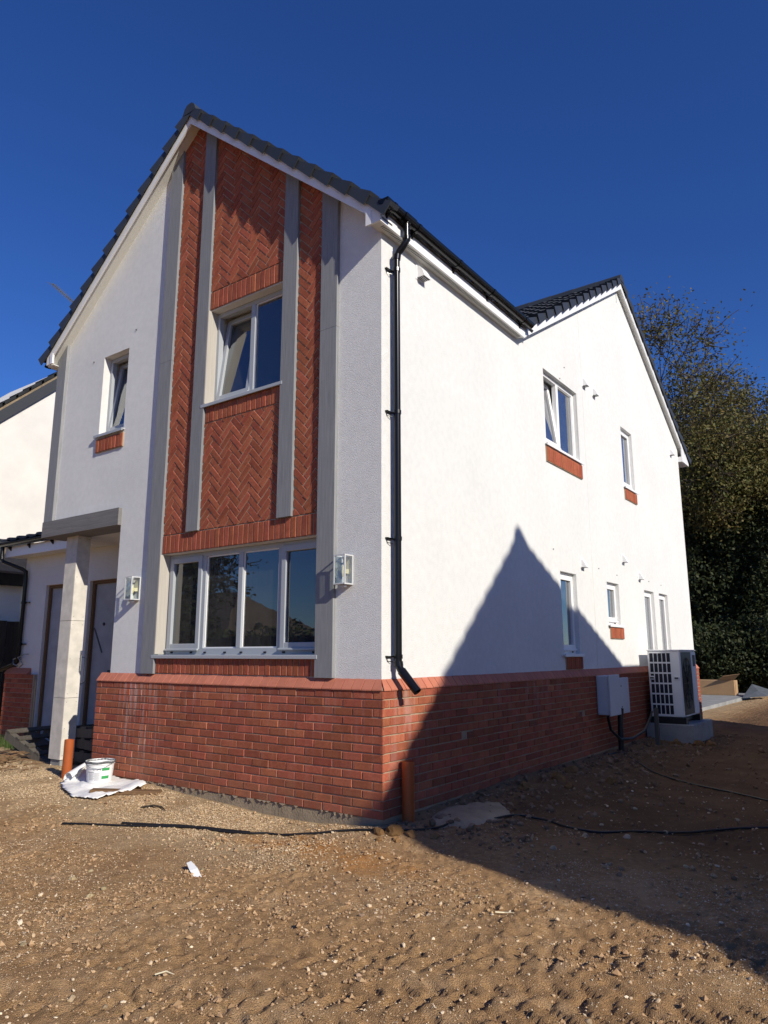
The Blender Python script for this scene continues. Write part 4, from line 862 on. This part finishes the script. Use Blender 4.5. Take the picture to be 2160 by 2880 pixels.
# ------------------------------------------------------------ pallets and rubbish under the porch
for i,(x,y,z,rz_,tl) in enumerate([(-6.3,.62,.0,.1,.35),(-4.85,.75,.0,.05,.0),(-4.82,.72,.15,-.08,.03),(-4.87,.76,.30,.06,-.02)]):
    t=empty('pallet',(x,y,z+.0)); t.rotation_euler=(0,tl,rz_); lab=['weathered pallet tipped against the porch behind the column','lowest pallet of the dark stack inside the porch','middle pallet of the dark stack inside the porch','topmost pallet of the dark stack inside the porch'][i]; tag(t,lab,'pallet','timber pallets in the porch')
    for k in range(5): chl(t,MB().box((-.55+.24*k,-.35,.115),(-.55+.24*k+.1,.35,.135)),'slat',woodg)
    for k in (-.3,0,.3): chl(t,MB().box((-.56,k-.045,.0),(.56,k+.045,.112)),'bearer',woodg)
t=MB().add([(0,0,0),(.12,-.05,.05),(.2,.03,.02),(.1,.1,.07),(-.05,.08,.01)],[(0,1,3,4),(1,2,3)]).obj('plastic_wrap',cloth); t.location=(-7.25,.75,.2); sm=t.modifiers.new('t','SOLIDIFY'); sm.thickness=.004; tag(t,'scrap of pale plastic wrapping by the far porch door','plastic')
t=MB().tube([(-8.1,1.0,1.17),(-8.2,.98,1.2),(-8.26,1.0,1.27),(-8.15,1.02,1.31),(-8.0,1.0,1.24),(-7.9,.98,1.2),(-7.98,.97,1.15)],.011,8).tube([(-8.12,1.0,1.3),(-7.9,.99,1.36),(-7.75,.98,1.36)],.009,8).obj('wire_coil',galv,auto=True); tag(t,'coil of grey wire resting on the far brick plinth','wire')
# heap of dry roots
rt=MB()
for i in range(60):
    x,y=-6.35+random.gauss(0,.35),-.15+random.gauss(0,.16); a=random.uniform(0,6.28); L_=random.uniform(.15,.5); z=ghs(x,y)+random.uniform(.0,.09)
    rt.tube([(x,y,z),(x+L_*.5*math.cos(a),y+L_*.5*math.sin(a),z+random.uniform(-.01,.05)),(x+L_*math.cos(a+.4),y+L_*math.sin(a+.4),z+random.uniform(-.03,.01))],[.008,.006,.002],5)
o=rt.obj('dry_roots',wood); tag(o,'tangled heap of dry roots on the earth left of the porch','roots',kind='stuff')
gm_=M('grass_blade',(.09,.14,.035),.8,noise=(6,.4)); gb=MB()
for i in range(900):
    x,y=random.choice([(-8.3,.85),(-7.9,.8),(-8.7,.9),(-7.4,.75)]); x+=random.gauss(0,.22); y+=random.gauss(0,.07); h_=random.uniform(.05,.19); a=random.uniform(0,6.28); z=ghs(x,y)-.01; b_=random.uniform(0,.09)
    gb.add([(x-.004*math.sin(a),y+.004*math.cos(a),z),(x+.004*math.sin(a),y-.004*math.cos(a),z),(x+b_*math.cos(a),y+b_*math.sin(a),z+h_)],[(0,1,2)])
o=gb.obj('grass',gm_); tag(o,'tufts of grass at the foot of the far brick plinth','grass',kind='stuff')
# ------------------------------------------------------------ neighbour house, left
def house_root(name,loc,label): o=empty(name,loc); tag(o,label,'house'); return o
t=house_root('neighbouring_house',(-15,4,0),'white rendered neighbouring house with grey bargeboard, partly hidden behind the porch')
NR=6.0; tz=lambda y:6.39+.944*(y-2.1)
ch(t,MB().prism([(1.7,-.2),(NR*2-1.7,-.2),(NR*2-1.7,tz(1.7)),(NR,tz(NR)),(1.7,tz(1.7))],lambda a,b,d:(-12-d,a,b),8.),'wall',nrender)
ch(t,MB().prism([(1.35,tz(1.35)+.0),(NR,tz(NR)),(NR,tz(NR)+.29),(1.35,tz(1.35)+.29)],lambda a,b,d:(-11.93-d,a,b),.05),'bargeboard',darkgrey)
und=M('verge_mortar',(.30,.23,.15),.9,noise=(9,.45),bump=(30,.8,.02)); ch(t,MB().prism([(1.3,tz(1.3)+.291),(NR,tz(NR)+.291),(NR,tz(NR)+.36),(1.3,tz(1.3)+.36)],lambda a,b,d:(-11.955-d,a,b),.12),'verge_mortar',und)
o=slab('roof_tiles',lambda u,v,h:Vector((u,1.2+v*.727,tz(1.2)+.375+v*.687+h*.7)),-20,-11.93,0,(NR-1.2)/.727,ntile,th=.05); setpar(o,t)
o=slab('roof_tiles',lambda u,v,h:Vector((u,2*NR-1.2-v*.727,tz(1.2)+.375+v*.687+h*.7)),-20,-11.93,0,(NR-1.2)/.727,ntile,th=.05); setpar(o,t)
for k in range(17):
    y0_=1.3+.276*k; ch(t,MB().prism([(y0_-.05,tz(y0_-.05)+.375),(y0_+.276,tz(y0_+.276)+.365),(y0_+.276,tz(y0_+.276)+.44),(y0_-.05,tz(y0_-.05)+.475)],lambda a,b,d:(-11.93-d,a,b),.3),'verge_tile',ntile)
# lean-to
ch(t,MB().prism([(-12.0,3.62),(-12.0,3.66),(-10.45,2.96),(-10.45,2.92)],lambda a,b,d:(a,-1.+d,b),8),'lean_to_roof',gtile)
o=slab('roof_tiles',lambda u,v,h:Vector((-10.42-v*.909,u,2.955+v*.41+h*.9)),-1.,6.8,0,1.72,gtile,gauge=.2,pw=.25,th=.03); setpar(o,t)
ch(t,MB().box((-10.5,-1.,2.68),(-10.47,7,2.93)),'fascia',black); ch(t,MB().box((-11.9,-.9,-.2),(-10.62,6.8,2.9)),'lean_to_wall',nrender); ch(t,MB().box((-11.99,-1,3.66),(-11.9,7,3.80)),'flashing',darkgrey)
# aerial
t=MB(); A=Vector((-13.2,3.75,0))
def rayat(px,py,dist):
    d=cr*((px-1080)/2004.72)+cu*(-(py-1440)/2004.72)+cf; d.normalize(); return Vector(CAMP)+d*dist
a1=rayat(147,798,20.); a2=rayat(215,858,20.6); t.tube([a1,a2],.018,6)
for k in range(14): q=a1.lerp(a2,k/13); t.tube([q+Vector((.07,.1,-.02)),q-Vector((.07,.1,-.02))],.005,4)
mp_=a1.lerp(a2,.96); t.tube([mp_,Vector((mp_.x,mp_.y,tz(NR)-.3))],.022,6)
o=t.obj('television_aerial',galv); tag(o,'thin television aerial standing above the left roof slope','aerial')
# boarded fence left
t=empty('board_fence',(-10.2,2.4,0)); tag(t,'dark vertical board fence at the far left behind the brick plinth','fence')
for k in range(34): ch(t,MB().box((-10.2+jit(.006),-.6+.15*k,-.15),(-10.18+jit(.006),-.6+.15*k+.142,1.98+jit(.01))),'board',fencem)
ch(t,MB().box((-10.26,-.6,1.5),(-10.205,4.5,1.6)).box((-10.26,-.6,.4),(-10.205,4.5,.5)),'rail',fencem)
# ------------------------------------------------------------ neighbour house, right (outside the frame; throws the pointed shadow)
g2d=Vector((-.366,.931,0)).normalized(); dd2=Vector((g2d.y,-g2d.x,0)); dlt=9.2; AP=Vector((-D,2.94,2.82))+dlt*Vector((1,-.281,.5655)); T2=.579; AL,AR=3.64,4.62; TL=.548
t=house_root('neighbouring_house',(AP.x+3,AP.y,0),'white rendered house off to the right that throws the pointed shadow')
fn=lambda a,b,d:tuple(Vector((AP.x,AP.y,0))+g2d*a+dd2*d+Vector((0,0,b)))
ch(t,MB().prism([(-AL+.035,-.3),(AR-.12,-.3),(AR-.12,AP.z-T2*AR-.1),(0,AP.z-.22),(-AL+.035,AP.z-TL*AL-.1)],lambda a,b,d:fn(a,b,d+.12),8),'wall',nrender)
for s_,A_,T_ in ((-1,AL,TL),(1,AR,T2)):
    ch(t,MB().prism([(0,AP.z-.2),(s_*A_,AP.z-.2-T_*A_),(s_*A_,AP.z-.05-T_*A_),(0,AP.z-.05)],lambda a,b,d:fn(a,b,d),8.3),'roof',tile)
    nvc=int(A_/.28)
    for k in range(nvc):
        a0=s_*A_*k/nvc; a1=s_*A_*(k+1)/nvc; z0=AP.z-T_*abs(a0)-.025; z1=AP.z-T_*abs(a1)+.015
        ch(t,MB().prism([(a0,z0-.1),(a1,z1-.1),(a1,z1),(a0,z0)],lambda a,b,d:fn(a,b,d-.03),.15),'verge_cap',cap)
ch(t,MB().prism([(-.16,AP.z-.15),(-.11,AP.z+.02),(-.04,AP.z+.07),(.04,AP.z+.07),(.11,AP.z+.02),(.16,AP.z-.15)],lambda a,b,d:fn(a,b,d-.04),8.4),'ridge',cap)
ch(t,MB().prism([(-AL+.3,-.3),(-AL-1.6,-.3),(-AL-1.6,4.1),(-AL-.0,4.42),(-AL+.3,4.45)],lambda a,b,d:fn(a,b,d+.3),4),'side_porch',nrender)
xs_=4.3; dq=xs_+D; pf=[(1.5,-.3),(11.7-.281*dq,-.3),(11.7-.281*dq,.25+.5655*dq),(8.62-.281*dq,1.04+.5655*dq),(7.62-.281*dq,1.165+.5655*dq),(1.5,1.165+.5655*dq)]  # unseen outbuilding, profile shaped to the low shadow it casts
t=MB().prism(pf,lambda a,b,d:(xs_+d,a,b),1.4).obj('outbuilding',nrender); tag(t,'unseen rendered outbuilding off to the right, its raking top shaped to cast the low flat shadow','outbuilding')
# ------------------------------------------------------------ far right: patio, carton, sheet metal, fence of shrubs
t=MB().box((-5.5,11.7,-.3),(-.85,23.4,-.03)).obj('patio',padcon); tag(t,'pale concrete patio slab behind the house','patio',kind='structure')
hx=MB().cbox((-3.4,21.6,-.028),(-1.2,22.15,.46),.01).obj('carton',card); tag(hx,'long brown cardboard carton lying on the patio','carton')
o=MB().add([(-1.7,21.62,.462),(-1.22,21.65,.462),(-.98,21.45,.68),(-1.5,21.4,.60)],[(0,1,2,3)]).obj('flap',card); sm=o.modifiers.new('t','SOLIDIFY'); sm.thickness=.012; o.parent=hx
o=MB().cbox((-1.199,21.7,.0),(-1.185,22.05,.44),.003).obj('end_flap',card); o.parent=hx
t=MB().add([(-.83,20.6,-.05),(-.15,20.9,.02),(-.05,21.9,.12),(-.75,22.1,.34),(-.45,21.3,.16)],[(0,1,4),(1,2,4),(2,3,4),(3,0,4)]).obj('metal_sheet',galv); sm=t.modifiers.new('t','SOLIDIFY'); sm.thickness=.006; tag(t,'bent grey metal sheet lying beside the cardboard carton','metal sheet')
# ------------------------------------------------------------ trees
def leafmat(name,c1,c2,c3):
    m=M(name,c1,.6,noise=(.55,.0),col2=c2,spec=.25,fine=None); m,t_,b,c,mix,nz,ramp,pos=MATS[name]; N=t_.nodes; L=t_.links
    c=mix(ramp(nz(7,2,.6),.45,.6),c,c3); L.new(c,b.inputs['Base Color'])
    tr=N.new('ShaderNodeBsdfTranslucent'); L.new(c,tr.inputs[0]); mx=N.new('ShaderNodeMixShader'); mx.inputs[0].default_value=.25; L.new(b.outputs[0],mx.inputs[1]); L.new(tr.outputs[0],mx.inputs[2]); L.new(mx.outputs[0],N['Material Output'].inputs[0]); return m
bronze=leafmat('bronze_leaf',(.13,.125,.035),(.16,.105,.032),(.085,.10,.03)); dkgreen=leafmat('dark_leaf',(.032,.048,.02),(.018,.03,.013),(.055,.06,.022)); midgreen=leafmat('mid_leaf',(.10,.13,.05),(.07,.09,.035),(.14,.15,.06))
def tree(name,loc,height,trunk_r,mat,label,leaves,lsize,spread=1.,levels=5,seed=0,first=.3,group=None,nb=(3,4),clump=.5,up=.35,droop=0):
    rd=random.Random(seed); root=empty(name,loc); tag(root,label,'tree',group); tb=MB(); tips=[]
    def grow(p_,d,L_,r,lv):
        r=max(r,.02); pts=[p_]; rs_=[r]; q=p_.copy(); dd=d.copy(); ns_=4 if lv>2 else 3
        for k in range(ns_):
            dd=(dd+Vector((rd.gauss(0,.16),rd.gauss(0,.16),rd.gauss(0,.10)+.06*up-droop*.1*(lv<3)))).normalized(); q=q+dd*(L_/ns_); pts.append(q.copy()); rs_.append(max(.012,r*(1-.45*(k+1)/ns_)))
        tb.tube(pts,rs_,7 if lv>3 else (5 if lv>1 else 4),cap=False)
        if lv<=1: tips.extend([(x,dd) for x in pts[1:]])
        if lv==0: return
        n=rd.randint(*nb)
        for i in range(n):
            tt=rd.uniform(.45,1.) if lv<levels else rd.uniform(first,1.); k=min(ns_-1,int(tt*ns_)); b_=pts[k].lerp(pts[k+1],tt*ns_-k)
            a=rd.uniform(0,6.28); sp=rd.uniform(.55,1.1)*spread; pv=dd.orthogonal().normalized(); pv=Matrix.Rotation(a,3,dd)@pv; nd=(dd*math.cos(sp)+pv*math.sin(sp)+Vector((0,0,up*.35))).normalized()
            grow(b_,nd,L_*rd.uniform(.55,.8),rs_[k]*rd.uniform(.5,.68),lv-1)
        grow(pts[-1],(dd+Vector((rd.gauss(0,.2),rd.gauss(0,.2),.1))).normalized(),L_*.72,rs_[-1]*.85,lv-1)
    grow(Vector((0,0,-.3)),Vector((rd.gauss(0,.06),rd.gauss(0,.06),1)).normalized(),height*.42,trunk_r,levels)
    o=tb.obj('trunk',barkm,auto=False); o.parent=root
    T=np.array([t_[0][:] for t_ in tips]); r2=np.random.default_rng(seed); id_=r2.integers(0,len(T),leaves); C_=T[id_]+r2.normal(0,clump,(leaves,3))*np.array([1,1,.8])
    A=r2.normal(0,1,(leaves,3)); A/=np.linalg.norm(A,axis=1,keepdims=True); B=np.cross(A,r2.normal(0,1,(leaves,3))); B/=np.linalg.norm(B,axis=1,keepdims=True); s_=lsize*r2.uniform(.6,1.3,(leaves,1))
    Vl=np.stack([C_-A*s_,C_+B*s_*.55,C_+A*s_,C_-B*s_*.55],1).reshape(-1,3); F=np.arange(leaves*4).reshape(-1,4)
    o=link(bpy.data.objects.new('crown',bigmesh('crown',Vl,F,mat,False)),root); return root
def shrub(name,loc,rx,ry,h,mat,label,n,ls,seed,group=None,cat='shrub'):
    root=empty(name,loc); tag(root,label,cat,group); r2=np.random.default_rng(seed)
    P=r2.normal(0,1,(n,3)); P/=np.linalg.norm(P,axis=1,keepdims=True); rad=r2.uniform(.45,1.,(n,1))**.5; P=P*rad
    lump=1+.35*np.array([mnoise(Vector(q*2.1)+Vector((seed,0,0))) for q in P])[:,None]+.18*np.array([mnoise(Vector(q*5)+Vector((0,seed,0))) for q in P])[:,None]; P=P*lump*np.array([rx,ry,h/2])+np.array([0,0,h*.48]); P=P[P[:,2]>0]; n=len(P)
    A=r2.normal(0,1,(n,3)); A/=np.linalg.norm(A,axis=1,keepdims=True); B=np.cross(A,r2.normal(0,1,(n,3))); B/=np.linalg.norm(B,axis=1,keepdims=True); s_=ls*r2.uniform(.6,1.3,(n,1))
    Vl=np.stack([P-A*s_,P+B*s_*.6,P+A*s_,P-B*s_*.6],1).reshape(-1,3); o=link(bpy.data.objects.new('crown',bigmesh('crown',Vl,np.arange(n*4).reshape(-1,4),mat,False)),root)
    tb=MB()
    rd=random.Random(seed)
    for k in range(6): a=rd.uniform(0,6.28); tb.tube([(0.1*math.cos(a),.1*math.sin(a),-.2),(rx*.3*math.cos(a),ry*.3*math.sin(a),h*.35),(rx*.6*math.cos(a),ry*.6*math.sin(a),h*.7)],[.06,.04,.015],5)
    o=tb.obj('stem',barkm); o.parent=root; return root
def gdir(px,dist):
    q=rayat(px,1825,1); d=(q-Vector(CAMP)); d.z=0; d.normalize(); return (CAMP[0]+d.x*dist,CAMP[1]+d.y*dist,-.15)
tree('deciduous_tree',gdir(2035,39),15.0,.34,bronze,'tall tree with sparse bronze spring leaves above the far gable',150000,.072,1.0,6,5,.35,'trees behind the plot',clump=.42,nb=(3,4),up=.3)
tree('deciduous_tree',gdir(2190,41),13.4,.3,bronze,'bronze leaved tree at the right edge of the photograph',80000,.078,1.05,6,13,.35,'trees behind the plot',clump=.3,nb=(3,3),up=.25)
shrub('evergreen_tree',gdir(2060,35),3.0,3.0,10.4,dkgreen,'dark glossy evergreen tree below the bronze tree at the right edge',52000,.085,3,'trees behind the plot','tree')
shrub('evergreen_tree',gdir(1900,36),2.8,2.8,8.8,dkgreen,'dark evergreen tree close behind the far corner of the house',34000,.085,4,'trees behind the plot','tree')
shrub('evergreen_tree',gdir(2260,34),3.,3.,9.3,dkgreen,'dark evergreen tree just past the right edge of the photograph',26000,.09,6,'trees behind the plot','tree')
shrub('bronze_shrub',gdir(2000,37.5),4.1,2.8,12.5,bronze,'dense bronze foliage between the evergreens and the tall tree',42000,.08,9,'trees behind the plot','tree')
for k,(px,ds,h_) in enumerate([(1945,31.5,2.8),(2030,31.,2.5),(2110,31.5,3.0),(2200,31,2.8)]):
    shrub('undergrowth_shrub',gdir(px,ds),1.7,1.3,h_,dkgreen,['low shrub behind the cardboard carton','low shrub right of the metal sheet','low shrub near the right edge under the evergreen','low shrub beyond the right edge'][k],9000,.07,20+k,'shrubs under the trees')
# background wood closing the plot
shrub('far_thicket',gdir(2020,50),9,3,7,dkgreen,'dark thicket closing the view behind the shrubs',30000,.12,40); 
# ------------------------------------------------------------ across the road (seen mirrored in the windows)
t=empty('road_fence',(-18,-13,0)); tag(t,'brown board fence across the road, mirrored in the big window','fence')
for k in range(130): ch(t,MB().box((-28+.2*k,-13+.001*(k%3),-.2),(-28+.2*k+.19,-12.97,1.95+.03*math.sin(k*.7))),'board',fencem)
for k in range(7): shrub('hedge_bush',(-29+3.3*k,-14.6,-.15),2.2,1.2,2.35+.3*math.sin(k*2.1),midgreen,'hedge bush behind the fence across the road',4200,.11,60+k,'hedge bushes across the road')
t=house_root('bungalow',(-37,-30,0),'brown roofed bungalow across the road, mirrored in the big window')
ch(t,MB().box((-43,-34,-.2),(-31.5,-26,2.6)),'wall',brick); ch(t,MB().add([(-44,-35,2.55),(-30.5,-35,2.55),(-30.5,-25,2.55),(-44,-25,2.55),(-39.5,-30,5.75),(-35.2,-30,5.75)],[(0,1,5,4),(1,2,5),(2,3,4,5),(3,0,4),(0,3,2,1)]),'roof',gtile)
tree('street_tree',(-20.2,-12.2,-.2),6.6,.16,dkgreen,'street tree across the road, mirrored in the left panes',5200,.11,1.0,5,21,.35,None,clump=.25,up=.15)
SC.render.film_transparent=False
try:
    SC.cycles.use_denoising=True; SC.cycles.max_bounces=8; SC.cycles.transparent_max_bounces=12; SC.cycles.caustics_reflective=False; SC.cycles.caustics_refractive=False
except Exception: pass
